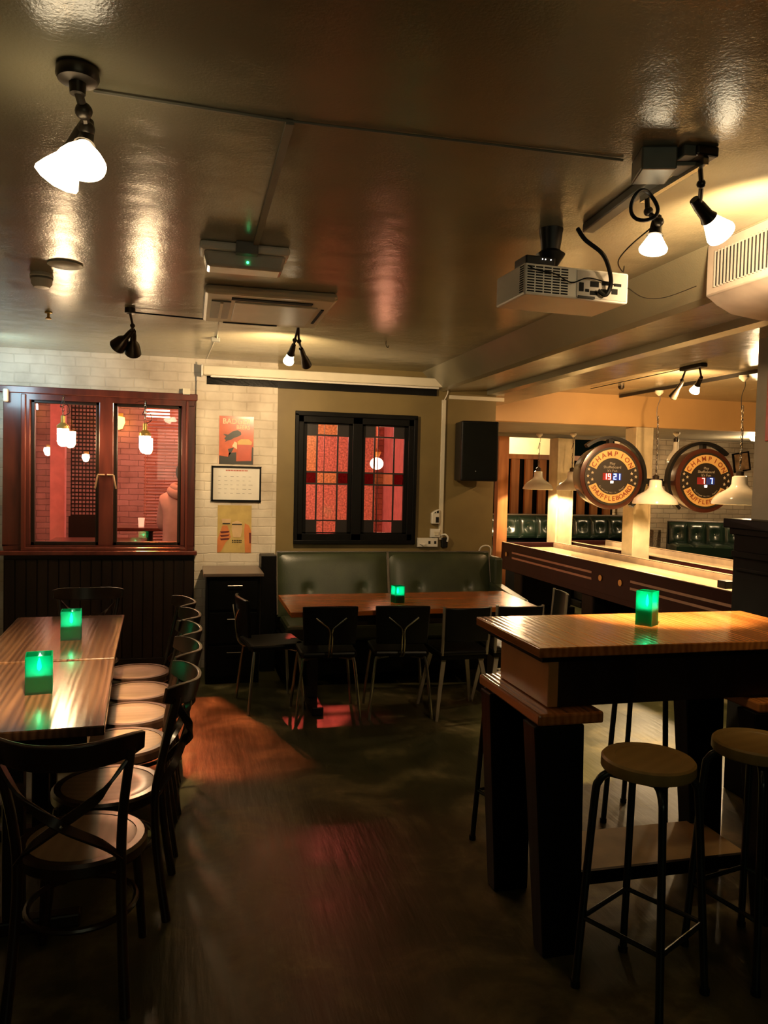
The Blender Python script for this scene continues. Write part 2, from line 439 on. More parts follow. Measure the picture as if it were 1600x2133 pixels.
struct(MB().box(-4.2, -1.50, 6.6, 6.8, 0, CZ).build('wall_left_front', M_REDWALL, smooth=False))
c = MB(); c.m = 0; c.box(WX1-.06, WX1, T1, 12.2, 0, CZ); 
struct(c.build('wall_alcove_left', M_REDWALL, smooth=False))
c = MB(); c.box(WX1, 10, 7.45, 7.56, 2.25, CZ)
struct(c.build('wall_header', M_ORANGE, smooth=False))
c = MB(); c.box(WX1, 5.75, 9.3, 9.45, 2.21, CZ+.02)
struct(c.build('wall_header_rear', M_GREYW, smooth=False))
struct(MB().box(WX1, 6.28, 11.9, 12.0, 0, CZ+.02).build('wall_far', M_LITWALL, smooth=False))
c = MB(); c.box(6.28, 10.0, 10.45, 10.6, 0, CZ+.02); struct(c.build('wall_far_right', M_BRICKF, smooth=False))
# dark vertical boarding below the big window
c = MB()
c.box(-1.43, .025, WY-.03, WY, 0, .95)
for i in range(18):
    x = -1.42+i*.0805; c.box(x, x+.072, WY-.042, WY-.03, .10, .92)
c.box(-1.43, .025, WY-.05, WY-.03, 0, .10)
struct(c.build('trim_1', M_DARKW, smooth=False, bevel=.003))
# wall stub with black panelled drinking ledge on the right
struct(MB().box(2.87, 4.9, 3.16, 3.46, 0, CZ).build('wall_right_stub', M_GREYW, smooth=False))
c = MB()
X_ = 2.80
c.box(X_, 4.9, 3.09, 3.16, 0, 1.40); c.box(X_, X_+.08, 3.16, 3.50, 0, 1.40)
c.box(X_-.015, 4.9, 3.07, 3.09, 1.25, 1.285); c.box(X_-.015, X_, 3.07, 3.5, 1.25, 1.285); c.box(X_-.015, 4.9, 3.075, 3.09, .0, .14)
c.box(X_-.03, 4.9, 3.055, 3.16, 1.37, 1.405); c.box(X_-.03, X_+.08, 3.16, 3.5, 1.37, 1.405)
c.box(X_-.055, 4.9, 3.03, 3.16, 1.405, 1.455); c.box(X_-.055, X_+.08, 3.16, 3.52, 1.405, 1.455)
c.box(X_-.012, X_, 3.12, 3.46, 1.18, 1.20); c.box(X_-.012, X_, 3.07, 3.12, .14, 1.25)
for x in (3.3, 3.8, 4.3, 4.7): c.box(x, x+.08, 3.075, 3.09, .14, 1.25)
struct(c.build('trim_2', mat('black_gloss_trim', (.0018, .0018, .0018), .35, spec=.08), smooth=False, bevel=.005))
# crack lines / conduits on the ceiling
tag(MB().tube(smooth_path([(-.25, 2.09, CZ-.006), (.0, 2.10, CZ-.006), (.23, 2.11, CZ-.006)], 4), .005, 6).build('ceiling_cable', M_GREYW), 'thin cable running left from the small ceiling bend to the left spotlight', 'cable')
tag(MB().tube(smooth_path([(.23, 2.11, CZ-.006), (.7, 2.09, CZ-.006), (1.22, 2.07, CZ-.006)], 4), .004, 6).build('ceiling_cable', M_GREYW), 'thin cable crossing the dark ceiling towards the grey box', 'cable')
c = MB(); c.obox((.245, 2.67, CZ-.008), (.022, 1.12, .014), (0, 0, 0))
tag(c.build('cable_trunking', M_GREYW), 'narrow painted trunking feeding the emergency light', 'trunking')
c = MB(); c.obox((1.385, 2.28, CZ-.015), (.045, .70, .03), (0, 0, R(-5)))
tag(c.build('cable_trunking', M_GREYP, bevel=.004), 'pinkish-grey ceiling trunking from the projector to the steel box', 'trunking')

# ================================================================== WINDOW 1
w1 = struct(thing('window_1', '', ''))
for k in ('label', 'category'): del w1[k]
c = MB(); y0, y1 = WY-.05, WY+.12
c.box(-1.43, .02, y0, y1, 2.185, 2.265); c.box(-1.43, .02, y0, y1, .99, 1.03)
c.box(-1.43, -1.235, y0, y1, 1.03, 2.185); c.box(-.085, .02, y0, y1, 1.03, 2.185); c.box(-.725, -.615, y0, y1, 1.03, 2.185)
c.box(-1.46, .04, y0-.02, y0, 2.225, 2.28); c.box(-1.30, -1.265, y0-.02, y0, 1.0, 2.22); c.box(-.05, -.03, y0-.02, y0, 1.0, 2.22)
c.build('frame', M_MAHOG, w1, smooth=False, bevel=.006)
c = MB(); c.box(-1.46, .05, WY-.10, WY-.03, .955, .99); c.box(-1.30, -.03, WY-.07, WY-.03, .99, 1.015)
c.build('sill', M_MAHOG, w1, smooth=False, bevel=.006)
for x0, x1 in ((-1.235, -.725), (-.615, -.085)):
    c = MB(); s_ = .028
    c.box(x0, x0+s_, WY-.02, WY+.03, 1.03, 2.185); c.box(x1-s_, x1, WY-.02, WY+.03, 1.03, 2.185)
    c.box(x0, x1, WY-.02, WY+.03, 1.03, 1.03+s_); c.box(x0, x1, WY-.02, WY+.03, 2.185-s_, 2.185)
    cs = c.build('casement', M_DARKW, w1, smooth=False, bevel=.004)
    MB().box(x0+s_, x1-s_, WY+.005, WY+.011, 1.03+s_, 2.185-s_).build('pane', M_PANE, cs, smooth=False)
for x, d in ((-.70, -1), (-.64, 1)):
    c = MB(); c.cyl((x-.02*d if d < 0 else x-.02, WY-.055, 1.60), (x+.03*d, WY-.07, 1.60), .008)
    c.tube([(x+.03*d, WY-.07, 1.60), (x+.035*d, WY-.075, 1.57), (x+.05*d, WY-.075, 1.49)], .007)
    c.build('handle', mat('dull_brass', (.30, .18, .10), .35, metal=.5), w1)

# ================================================================== WINDOW 2
w2 = struct(thing('window_2', '', ''))
for k in ('label', 'category'): del w2[k]
X0, X1, Z0, Z1 = .87, 1.92, 1.07, 2.165
c = MB()
c.box(X0, X1, WY-.03, WY+.1, Z1-.075, Z1); c.box(X0, X1, WY-.03, WY+.1, Z0, Z0+.065)
c.box(X0, X0+.06, WY-.03, WY+.1, Z0, Z1); c.box(X1-.06, X1, WY-.03, WY+.1, Z0, Z1); c.box(1.355, 1.445, WY-.03, WY+.1, Z0, Z1)
c.box(X0-.02, X1+.02, WY-.045, WY-.03, Z1-.02, Z1+.02); c.box(X0-.02, X1+.02, WY-.05, WY-.03, Z0-.025, Z0+.01)
c.box(X0-.02, X0+.015, WY-.045, WY-.03, Z0, Z1); c.box(X1-.015, X1+.02, WY-.045, WY-.03, Z0, Z1)
c.build('frame', M_BLACKW, w2, smooth=False, bevel=.005)
U = [0, .244, .744, 1]; V = [0, .10, .44, .55, .89, 1]
for (a, b, side) in ((.93, 1.355, 0), (1.445, 1.86, 1)):
    zt, zb = Z1-.085, Z0+.075
    ux = lambda u: a+.03+(b-a-.06)*u
    vz = lambda v: zt-(zt-zb)*v
    cs = MB()
    cs.box(a, a+.03, WY, WY+.03, Z0+.06, Z1-.07); cs.box(b-.03, b, WY, WY+.03, Z0+.06, Z1-.07)
    cs.box(a, b, WY, WY+.03, zt, Z1-.07); cs.box(a, b, WY, WY+.03, Z0+.06, zb)
    cs = cs.build('casement', M_BLACKW, w2, smooth=False)
    ld = MB()
    for u in (U[1], .42 if side == 0 else .33, U[2]): 
        wd = .007 if u in (U[1], U[2]) else .003
        ld.box(ux(u)-wd, ux(u)+wd, WY+.008, WY+.018, zb, zt)
    for v in V[1:5]: ld.box(ux(0), ux(1), WY+.006, WY+.020, vz(v)-.007, vz(v)+.007)
    for (u0, u1) in ((0, U[1]), (U[2], 1)):
        for (v0, v1) in ((0, V[1]), (V[4], 1)): ld.box(ux(u0), ux(u1), WY+.009, WY+.017, vz(v1), vz(v0))
    ld.build('leading', M_LEAD, cs, smooth=False)
    for i in range(3):
        for j in range(5):
            if i != 1 and j in (0, 4): continue
            mm = M_LEADC
            if i != 1 and j == 2: mm = M_LEADR
            if j == 2 and i == 1: mm = M_LEADL
            if side == 0 and (i, j) in ((0, 1), (1, 0)): mm = M_LEADL
            if side == 0 and (i, j) == (1, 3): mm = M_LEADC
            p = MB().box(ux(U[i]), ux(U[i+1]), WY+.011, WY+.015, vz(V[j+1]), vz(V[j])).build('pane', mm, cs, smooth=False)
            if mm is M_LEADR: p['label'] = 'dark crimson pane'

# ================================================================== RED ROOM behind the windows
def lamp_jar(t, r=.045, h=.13, m=M_JAR):
    c = MB(); c.lathe([(0, -h), (r*.5, -h+.008), (r*.85, -h+.03), (r, -h+.06), (r, 0), (0, 0)], n=24); return c.build('jar', m, t)
def chain(c, p, z0, z1, step=.028, r=.0028):
    z = z0; k = 0
    while z > z1:
        a = .008
        pts = [(p[0]+(a*math.cos(q) if k % 2 else 0), p[1]+(0 if k % 2 else a*math.cos(q)), z-.014+.017*math.sin(q)) for q in [2*PI*i/10 for i in range(10)]]
        c.tube(pts, r, 5, closed=True); z -= step; k += 1
light('red_lamp', 'POINT', (-.50, 7.70, 2.42), P_RED1, (1.0, .33, .15), .05)
light('red_lamp', 'POINT', (1.30, 8.00, 2.42), P_RED2, (1.0, .25, .18), .04)
light('red_patch_beam', 'SPOT', (-.50, 7.66, 2.38), 800, (1.0, .18, .04), .03, target=(.17, 5.15, 0), spot=21, blend=.3)  # extra beam added to throw the red patch on the floor
light('red_patch_beam', 'SPOT', (1.30, 7.96, 2.38), 420, (1.0, .16, .10), .03, target=(.75, 5.35, 0), spot=13, blend=.3)  # second added beam, for the patch by the orange table
light('red_lamp', 'POINT', (-2.4, 8.6, 2.2), 26, (1.0, .38, .36), .1)
light('pink_fill', 'POINT', (.4, 9.6, 2.3), 90, (1.0, .50, .44), .1)  # added fill to soften the red room, has no fitting
for x, y in ((-.50, 7.70), (1.30, 8.00), (-2.4, 8.6)):
    t = thing('ceiling_lamp', {-.5: 'red ceiling lamp behind the mahogany window', 1.3: 'red ceiling lamp behind the leaded window', -2.4: 'red ceiling lamp far left in the red room'}[x], 'lamp', (x, y, CZ))
    MB().lathe([(.06, 0), (.06, -.02), (.03, -.03), (.03, -.05), (0, -.05)]).build('ceiling_rose', M_BLACKM, t)
    MB().lathe([(.031, -.051), (.04, -.06), (.034, -.07), (0, -.072)]).build('bulb', emit('red_bulb%d' % int(x*10), RED, 12), t)
# rose pilaster and darker flanking posts
tag(MB().box(-1.58, -1.42, 9.5, 9.62, 0, CZ).build('column', M_STRIPR, smooth=False, bevel=.004), 'bright rose-red column seen through the left window pane', 'column')
tag(MB().box(-1.80, -1.70, 8.4, 8.5, 0, CZ).build('column', M_STRIPR, smooth=False, bevel=.004), 'narrow red post at the left edge of the red room view', 'column')
c = MB()
for i in range(30): c.box(-1.38, -1.00, 9.66, 9.672, 1.1+i*.045, 1.1+i*.045+.018)
for i in range(10): c.box(-1.38+i*.04, -1.38+i*.04+.012, 9.672, 9.68, 1.1, 2.45)
c.box(-1.40, -.98, 9.65, 9.69, 2.44, 2.47); c.box(-1.40, -.98, 9.65, 9.69, 0, 1.1)
tag(c.build('mesh_screen', M_DARKW, smooth=False), 'dark wire mesh screen behind the left window pane', 'screen')
c = MB()
for i in range(52): c.obox((-.30, 8.85, .75+i*.036), (.42, .012, .016), (R(25), 0, 0))
c.box(-.50, -.49, 8.84, 8.86, 0, 2.58); c.box(-.11, -.10, 8.84, 8.86, 0, 2.58)
tag(c.build('slatted_blind', mat('pink_slats', (.50, .25, .20), .5), smooth=False), 'pinkish horizontal slatted screen behind the right window pane', 'screen')
def bar_table(name, label, x, y, z, wx, wy, m=M_MAHOG):
    t = thing(name, label, 'table', (x, y, 0))
    MB().box(-wx/2, wx/2, -wy/2, wy/2, z-.035, z).build('tabletop', m, t, smooth=False, bevel=.006)
    MB().lathe([(.22, 0), (.22, .015), (.05, .03), (.035, .05), (.035, z-.06), (.1, z-.035)], n=24).build('pedestal', M_BLACKM, t)
    return t
bar_table('bar_table', 'dark wooden table in the red room nearest the window', -.85, 7.75, .98, .85, .5)
bar_table('bar_table', 'dark wooden table in front of the person in the red room', -.42, 8.35, 1.07, .75, .5)
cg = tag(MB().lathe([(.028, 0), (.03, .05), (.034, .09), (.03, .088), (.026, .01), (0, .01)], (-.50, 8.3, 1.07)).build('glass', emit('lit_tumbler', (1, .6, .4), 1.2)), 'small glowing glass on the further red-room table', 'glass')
def wall_lamp(name, label, x, y, z, s=1.0, col=(1, .75, .4), st=10):
    t = thing(name, label, 'lamp', (x, y, z))
    MB().box(-.03*s, .03*s, 0, .02*s, -.05*s, .08*s).build('backplate', M_BRASS, t, smooth=False, bevel=.004)
    MB().lathe([(.0, -.06*s), (.03*s, -.05*s), (.05*s, .0), (.045*s, .04*s), (0, .05*s)], (0, -.06*s, 0)).build('shade', emit(name+'_%d' % int(x*100), col, st), t)
wall_lamp('wall_lamp', 'small conical wall light left of the rose column', -1.66, 9.9, 1.86, 1.0, (1, .8, .6), 5)
wall_lamp('wall_lamp', 'small conical wall light on the dark mesh screen', -1.20, 9.60, 1.79, .9, (1, .8, .6), 4)
wall_lamp('wall_lamp', 'glowing yellow wall lamp at the top of the right pane', -.92, 10.55, 2.27, 1.6, (1, .62, .1), 8)
wall_lamp('wall_lamp', 'tall yellow wall light at the top left of the left pane', -1.98, 10.55, 2.36, 1.2, (1, .75, .2), 2.5)
t = thing('tube_light', 'bright rectangular hanging light at the top of the right pane', 'light', (-.41, 9.66, 2.35))
MB().box(-.14, .14, -.06, .06, -.05, .05).build('diffuser', emit('tube_glow', (1, .85, .6), 12), t, smooth=False)
for x in (-.1, .1): MB().cyl((x, 0, .05), (x, 0, CZ-2.35), .004, n=6).build('hanging_rod', M_BLACKM, t)
# globe pendant behind leaded window
t = thing('globe_pendant', 'glowing white globe pendant behind the leaded window', 'lamp', (2.0, 8.35, 1.79))
MB().sphere((0, 0, 0), .075, sz=.9).build('globe', emit('lit_globe', (1.0, .78, .5), 14), t)
MB().lathe([(.03, .08), (.05, .13), (.02, .16), (.006, .17), (.006, .79), (.04, .79)], n=16).build('stem', M_BRASS, t)
light('globe_light', 'POINT', (2.0, 8.2, 1.65), 6, WARM2, .1)
tag(MB().box(.9, 2.5, 10.5, 10.58, .3, 2.4).build('patterned_panel', mat('spotted_wallpaper', (.75, .45, .3), .6, var=.5, vscale=40), smooth=False), 'pale patterned wall panel behind the leaded window', 'wall panel')

# person in the red room (seen from behind, seated)
def skin_body(name, verts, edges, rad, m, parent=None, sub=2):
    me = bpy.data.meshes.new(name); me.from_pydata(verts, edges, []); me.materials.append(m)
    o = bpy.data.objects.new(name, me); COL.objects.link(o)
    sk = o.modifiers.new('skin', 'SKIN'); sk.use_smooth_shade = True
    for i, r in enumerate(rad):
        rr = r if isinstance(r, tuple) else (r, r)
        me.skin_vertices[0].data[i].radius = rr
    me.skin_vertices[0].data[0].use_root = True
    s_ = o.modifiers.new('sub', 'SUBSURF'); s_.levels = sub; s_.render_levels = sub
    if parent is not None: o.parent = parent
    return o
pt = thing('person', 'person in a pale hooded sweatshirt seated with their back to the window', 'person', (-.10, 7.42, 0), R(-25))
V_ = [(0, 0, .80), (0, .03, 1.0), (0, .06, 1.22), (0, .09, 1.38), (0, .12, 1.46), (0, .15, 1.54), (0, .16, 1.62), (0, .15, 1.68),
      (.17, .08, 1.36), (.25, .14, 1.12), (.20, .38, 1.08), (-.17, .08, 1.36), (-.25, .14, 1.12), (-.20, .38, 1.08),
      (.10, .1, .78), (.13, .45, .78), (.13, .47, .32), (.13, .57, .26), (-.10, .1, .78), (-.13, .45, .78), (-.13, .47, .32), (-.13, .57, .26)]
E_ = [(0, 1), (1, 2), (2, 3), (3, 4), (4, 5), (5, 6), (6, 7), (3, 8), (8, 9), (9, 10), (3, 11), (11, 12), (12, 13), (0, 14), (14, 15), (15, 16), (16, 17), (0, 18), (18, 19), (19, 20), (20, 21)]
rad = [(.16, .12), (.16, .12), (.18, .13), (.13, .10), (.055, .055), (.075, .085), (.085, .095), (.05, .06), .075, .05, .035, .075, .05, .035, .10, .075, .05, .04, .10, .075, .05, .04]
skin_body('body', V_, E_, rad, M_SKIN, pt)
Vh = V_[:5]+V_[8:14]
Eh = [(0, 1), (1, 2), (2, 3), (3, 4), (3, 5), (5, 6), (6, 7), (3, 8), (8, 9), (9, 10)]
skin_body('hooded_sweatshirt', Vh, Eh, [(.19, .15), (.19, .15), (.205, .155), (.155, .125), (.075, .075), .095, .068, .052, .095, .068, .052], M_HOOD, pt)
c = MB(); c.tube(smooth_path([(-.10, .10, 1.47), (-.09, -.0, 1.46), (0, -.05, 1.43), (.09, -.0, 1.46), (.10, .10, 1.47)]), .045, 10)
c.tube(smooth_path([(-.08, .08, 1.51), (-.07, .0, 1.50), (0, -.03, 1.48), (.07, .0, 1.50), (.08, .08, 1.51)]), .035, 10)
c.build('hood', M_HOOD, pt)
MB().sphere((0, .135, 1.64), .103, sy=1.1, sz=1.12).build('hair', M_HAIR, pt)
c = MB()
for s_ in (-1, 1):
    c.sphere((s_*.09, .165, 1.61), .022, sx=.4)
    c.sphere((s_*.033, .247, 1.63), .011)
c.sphere((0, .262, 1.60), .016, sz=1.4); c.box(-.022, .022, .250, .256, 1.565, 1.572)
c.build('face', M_SKIN, pt)
skin_body('trousers', [V_[0]]+V_[14:22], [(0, 1), (1, 2), (2, 3), (3, 4), (0, 5), (5, 6), (6, 7), (7, 8)], [(.17, .13), .11, .085, .06, .05, .11, .085, .06, .05], M_JEAN, pt)
for s_ in (-1, 1):
    c = MB(); hx = s_*.19
    c.sphere((hx, .42, 1.075), .04, sx=.9, sy=1.1, sz=.5)
    for k in range(4): c.tube([(hx-.026+k*.017, .45, 1.078), (hx-.028+k*.018, .485, 1.084), (hx-.029+k*.019, .51-.006*abs(k-1), 1.070)], .0085, 8)
    c.tube([(hx-s_*.03, .41, 1.075), (hx-s_*.055, .44, 1.075), (hx-s_*.058, .465, 1.07)], .010, 8)
    c.build('hand', M_SKIN, pt)
st = thing('stool', 'high stool under the person in the red room', 'stool', (-.10, 7.42, 0))
MB().lathe([(0, .66), (.17, .66), (.18, .675), (.17, .69), (0, .69)]).build('seat', M_MAHOG, st)
for i in range(4):
    a = PI/4+i*PI/2; MB().cyl((.20*math.cos(a), .20*math.sin(a), 0), (.11*math.cos(a), .11*math.sin(a), .66), .013).build('leg', M_GUN, st)

# ================================================================== pendants in front of window 1
def cage_pendant(x, z, label, ztop):
    t = thing('jar_pendant', label, 'lamp', (x, 6.42, z), 0, 'frosted jar pendants at the mahogany window')
    j = MB(); j.lathe([(0, -.085), (.018, -.083), (.034, -.07), (.042, -.045), (.043, .055), (0, .06)], n=28); j.build('jar', M_JAR, t)
    MB().lathe([(.045, .052), (.047, .075), (.03, .09), (.018, .10), (.018, .15), (.01, .155), (0, .155)]).build('cap', M_BRASS, t)
    c = MB(); chain(c, (0, 0), ztop-z, .16); c.build('chain', M_CHROME, t)
    MB().tube(smooth_path([(0, 0, .15), (.05, -.01, .18), (.03, 0, .24), (-.02, 0, .22), (.0, 0, .27), (.01, .01, ztop-z)]), .003, 6).build('flex', M_BLACKP, t)
    MB().tube([(0, 0, ztop-z+.005), (0, .06, ztop-z+.02), (0, .14, ztop-z+.02)], .004, 6).build('hook', M_CHROME, t)
    return t
a_ = cage_pendant(-.975, 1.90, 'frosted jar pendant hanging in front of the left pane', 2.20)
b_ = cage_pendant(-.365, 1.865, 'frosted jar pendant hanging in front of the right pane', 2.19)

# ================================================================== wall items on back wall
FY = WY-.03
t = thing('poster', 'red beer poster with a dark flying animal and a pint glass', 'poster', (.36, FY, 1.915))
MB().box(-.142, .142, -.004, 0, -.20, .20).build('sheet', M_RED, t, smooth=False)
c = MB(); text_into(c, 'BADGER', .062, (.0, -.0055, .155), sx=.98, bold=.0012); text_into(c, 'BEERS', .046, (.055, -.0055, .108), sx=.95, bold=.001)
c.build('lettering', M_LETTER, t, smooth=False)
c = MB(); c.poly([(-.10, .01), (-.085, .03), (-.11, .05), (-.07, .045), (-.03, .075), (.01, .085), (.035, .07), (.04, .05), (.02, .035), (-.02, .02), (-.05, .0), (-.075, -.005), (-.10, -.02), (-.085, 0)], -.006, -.004)
c.build('flying_animal', M_DKINK, t, smooth=False)
c = MB(); c.poly([(.02, -.17), (.115, -.17), (.125, -.03), (.01, -.03)], -.006, -.004); c.build('pint_glass', M_BEER, t, smooth=False)
c = MB(); c.poly([(.01, -.035), (.125, -.035), (.13, -.01), (.10, .012), (.04, .012), (.008, -.01)], -.007, -.004); c.build('foam', M_FOAM, t, smooth=False)
c = MB(); c.poly([(-.14, -.20), (.14, -.20), (.142, -.06), (.13, -.05), (.125, -.17), (-.0, -.175), (.0, -.10), (-.06, -.105), (-.07, -.075), (-.02, -.06), (-.03, -.085), (-.065, -.14), (-.14, -.13)], -.0055, -.004); c.build('dark_bottles', M_DKINK, t, smooth=False)
c = MB(); c.poly([(-.035, -.05), (.005, -.075), (.005, -.02), (-.015, -.01)], -.0065, -.004); c.build('sail', M_LETTER, t, smooth=False)
t = thing('framed_notice', 'black-framed white notice between the two posters', 'framed notice', (.365, FY, 1.55), R(0))
c = MB(); w_, h_ = .205, .148
c.box(-w_, w_, -.02, 0, h_-.014, h_); c.box(-w_, w_, -.02, 0, -h_, -h_+.014); c.box(-w_, -w_+.014, -.02, 0, -h_, h_); c.box(w_-.014, w_, -.02, 0, -h_, h_)
c.build('frame', M_BLACKW, t, smooth=False, bevel=.002)
MB().box(-w_+.013, w_-.013, -.008, -.001, -h_+.013, h_-.013).build('sheet', M_PAPER, t, smooth=False)
c = MB()
for i in range(14): c.box(-.088+i*.013, -.079+i*.013, -.0095, -.008, .107, .117)
c.build('heading', mat('ink_red', (.45, .07, .03), .5), t, smooth=False)
c = MB()
for r_ in range(5):
    for i in range(6): c.box(-.15+i*.05, -.15+i*.05+random.uniform(.015, .035), -.0090, -.008, .06-r_*.035, .0625-r_*.035)
c.build('small_print', M_GREYP, t, smooth=False)
t = thing('poster', 'ochre poster with two hands raising tumblers', 'poster', (.355, FY, 1.17))
MB().box(-.14, .14, -.004, 0, -.20, .20).build('sheet', M_YEL, t, smooth=False)
c = MB(); c.poly([(-.14, -.20), (-.11, -.19), (-.07, -.11), (-.03, -.07), (-.04, -.03), (-.06, .03), (-.10, .03), (-.12, -.03), (-.14, -.09)], -.006, -.004); c.poly([(.09, -.20), (.14, -.20), (.14, -.02), (.12, .03), (.085, .05), (.08, -.02)], -.006, -.004)
c.build('hands', M_ORINK, t, smooth=False)
c = MB()
for q in range(3): c.poly([(-.12, -.02-q*.03), (-.04, -.015-q*.03), (-.05, -.03-q*.03), (-.11, -.036-q*.03)], -.0075, -.006)
c.poly([(.12, -.03), (.138, -.03), (.138, -.12), (.125, -.12)], -.0075, -.006); c.build('fingers_shadow', mat('ink_maroon', (.12, .02, .015), .5), t, smooth=False)
c = MB(); c.poly([(-.02, .055), (.02, .07), (.06, .055), (.065, .0), (.05, -.07), (-.01, -.07), (-.025, .0)], -.0065, -.004); c.poly([(-.11, .085), (-.03, .085), (-.035, .04), (-.10, .04)], -.0065, -.004)
c.build('tumblers', M_TANINK, t, smooth=False)
c = MB(); c.poly([(-.02, .045), (.06, .045), (.062, .035), (-.022, .035)], -.008, -.006); c.poly([(-.10, .05), (-.035, .05), (-.04, .042), (-.10, .042)], -.008, -.006)
for q in range(6): c.box(-.02+q*.014, -.01+q*.014, -.0055, -.004, -.10, -.092)
for q in range(6): c.box(-.02+q*.014, -.01+q*.014, -.0055, -.004, -.115, -.107)
c.build('print', M_DKINK, t, smooth=False)

# projection screen case
t = thing('projector_screen', 'long white roll-up screen case across the top of the wall', 'projector screen', (1.11, WY, 2.47))
c = MB(); c.box(-1.03, 1.03, -.15, -.06, -.035, .04); c.build('case', M_CREAMP, t, smooth=False, bevel=.008)
MB().box(-1.045, -1.03, -.155, -.05, -.045, .045).build('end_cap', M_WHITEP, t, smooth=False, bevel=.004)
MB().box(1.03, 1.045, -.155, -.05, -.045, .045).build('end_cap', M_WHITEP, t, smooth=False, bevel=.004)
MB().box(-.97, .99, -.125, -.105, -.05, -.035).build('bottom_bar', M_WHITEP, t, smooth=False, bevel=.003)
c = MB(); c.box(-1.0, 1.0, -.03, 0, -.10, .03); c.box(-.95, -.93, -.07, -.03, -.03, .03); c.box(.93, .95, -.07, -.03, -.03, .03); c.build('backing_board', M_BLACKW, t, smooth=False)
# conduit, sockets
t = thing('cable_trunking', 'white vertical trunking running down the wall beside the window', 'trunking', (2.185, WY, 0))
MB().box(-.018, .018, -.025, 0, 1.085, 2.34).build('duct', M_CREAMP, t, smooth=False, bevel=.003)
MB().tube(smooth_path([(-.02, -.10, 2.49), (.02, -.06, 2.47), (.03, -.02, 2.40), (.005, -.01, 2.34)]), .005, 6).build('screen_cable', M_WHITEP, t)
tag(MB().box(2.235, 2.76, WY-.025, WY, 2.35, 2.385).build('cable_trunking', M_CREAMP, smooth=False, bevel=.003), 'white horizontal trunking above the black loudspeaker', 'trunking')
t = thing('wall_socket', 'double socket with black holes low on the trunking', 'socket', (2.06, WY, 1.06))
MB().box(-.095, .095, -.035, 0, -.04, .04).build('faceplate', M_WHITEP, t, smooth=False, bevel=.004)
c = MB()
for x in (.005, .06): c.box(x, x+.02, -.037, -.03, -.012, .014)
c.build('pin_holes', M_DARKHOLE, t, smooth=False)
MB().poly([(-.08, -.01), (-.045, -.03), (-.02, -.01)], -.06, -.035).build('switch', M_WHITEP, t, smooth=False, bevel=.003)
t = thing('wall_socket', 'small white box with a flap just above the double socket', 'socket', (2.13, WY, 1.145))
MB().box(-.045, .045, -.04, 0, -.038, .038).build('housing', M_WHITEP, t, smooth=False, bevel=.005)
MB().poly([(-.02, .015), (.03, .015), (.025, -.02), (-.01, -.02)], -.05, -.04).build('flap', M_CREAMP, t, smooth=False)
t = thing('plug_adaptor', 'white mains adaptor with black window hanging on the trunking', 'adaptor', (2.125, WY, 1.29))
MB().poly([(-.035, -.06), (.035, -.06), (.035, .07), (.0, .06), (-.035, .035)], -.05, 0).build('housing', M_WHITEP, t, smooth=False, bevel=.006)
MB().box(.0, .028, -.052, -.049, -.05, .0).build('black_opening', M_DARKHOLE, t, smooth=False)
MB().poly([(-.02, .035), (.0, .05), (.0, .035)], -.052, -.049).build('black_opening', M_DARKHOLE, t, smooth=False)
MB().poly([(.008, .035), (.008, .055), (.026, .06), (.026, .035)], -.052, -.049).build('black_opening', M_DARKHOLE, t, smooth=False)
t = thing('mains_plug', 'black plug with a white lead beside the double socket', 'plug', (2.215, WY, 1.06))
MB().box(-.025, .03, -.05, 0, -.045, .045).build('body', M_BLACKP, t, smooth=False, bevel=.006)
MB().tube(smooth_path([(-.04, -.02, .06), (.0, -.045, .075), (.025, -.06, .05), (.022, -.055, .01)]), .008, 8).build('lead', M_WHITEP, t)
tag(MB().tube(smooth_path([(2.55, WY-.02, .965), (2.57, WY-.04, 1.02), (2.62, WY-.05, 1.035), (2.66, WY-.04, 1.01), (2.665, WY-.03, .95)]), .007, 8).build('cable_loop', M_WHITEP), 'white looped cable poking up behind the sofa corner', 'cable')
# loudspeaker
t = thing('loudspeaker', 'black box loudspeaker high on the wall right of the leaded window', 'loudspeaker', (2.46, WY-.03, 1.88), R(-8))
MB().box(-.165, .165, -.30, -.02, -.26, .26).build('cabinet', M_BLACKP, t, smooth=False, bevel=.012)
c = MB(); c.box(-.15, .15, -.312, -.30, -.245, .245); c.build('grille', mat('speaker_mesh', (.007, .008, .006), .8, spec=.2, bstr=.5, bscale=300), t, smooth=False, bevel=.01)
MB().lathe([(0, 0), (.006, 0), (.006, .004), (0, .004)], (-.035, -.315, -.175), axis='Y').build('logo_badge', M_CHROME, t)
MB().box(-.04, .04, -.03, .03, -.06, .06).build('wall_bracket', M_BLACKM, t, smooth=False)
# white junction box on brick
tag(MB().box(-.08, -.02, WY-.07, WY-.05, 2.265, 2.325).build('junction_box', M_CREAMP, smooth=False, bevel=.004), 'small cream box at the upper right corner of the mahogany window', 'junction box')
tag(MB().box(-1.42, -1.385, WY-.12, WY-.07, 2.15, 2.25).build('sensor', M_WHITEP, smooth=False, bevel=.01), 'small white sensor at the upper left corner of the mahogany window', 'sensor')

# ================================================================== CEILING FITTINGS
def oval(c, w, l, z0, z1, n=6):
    pass
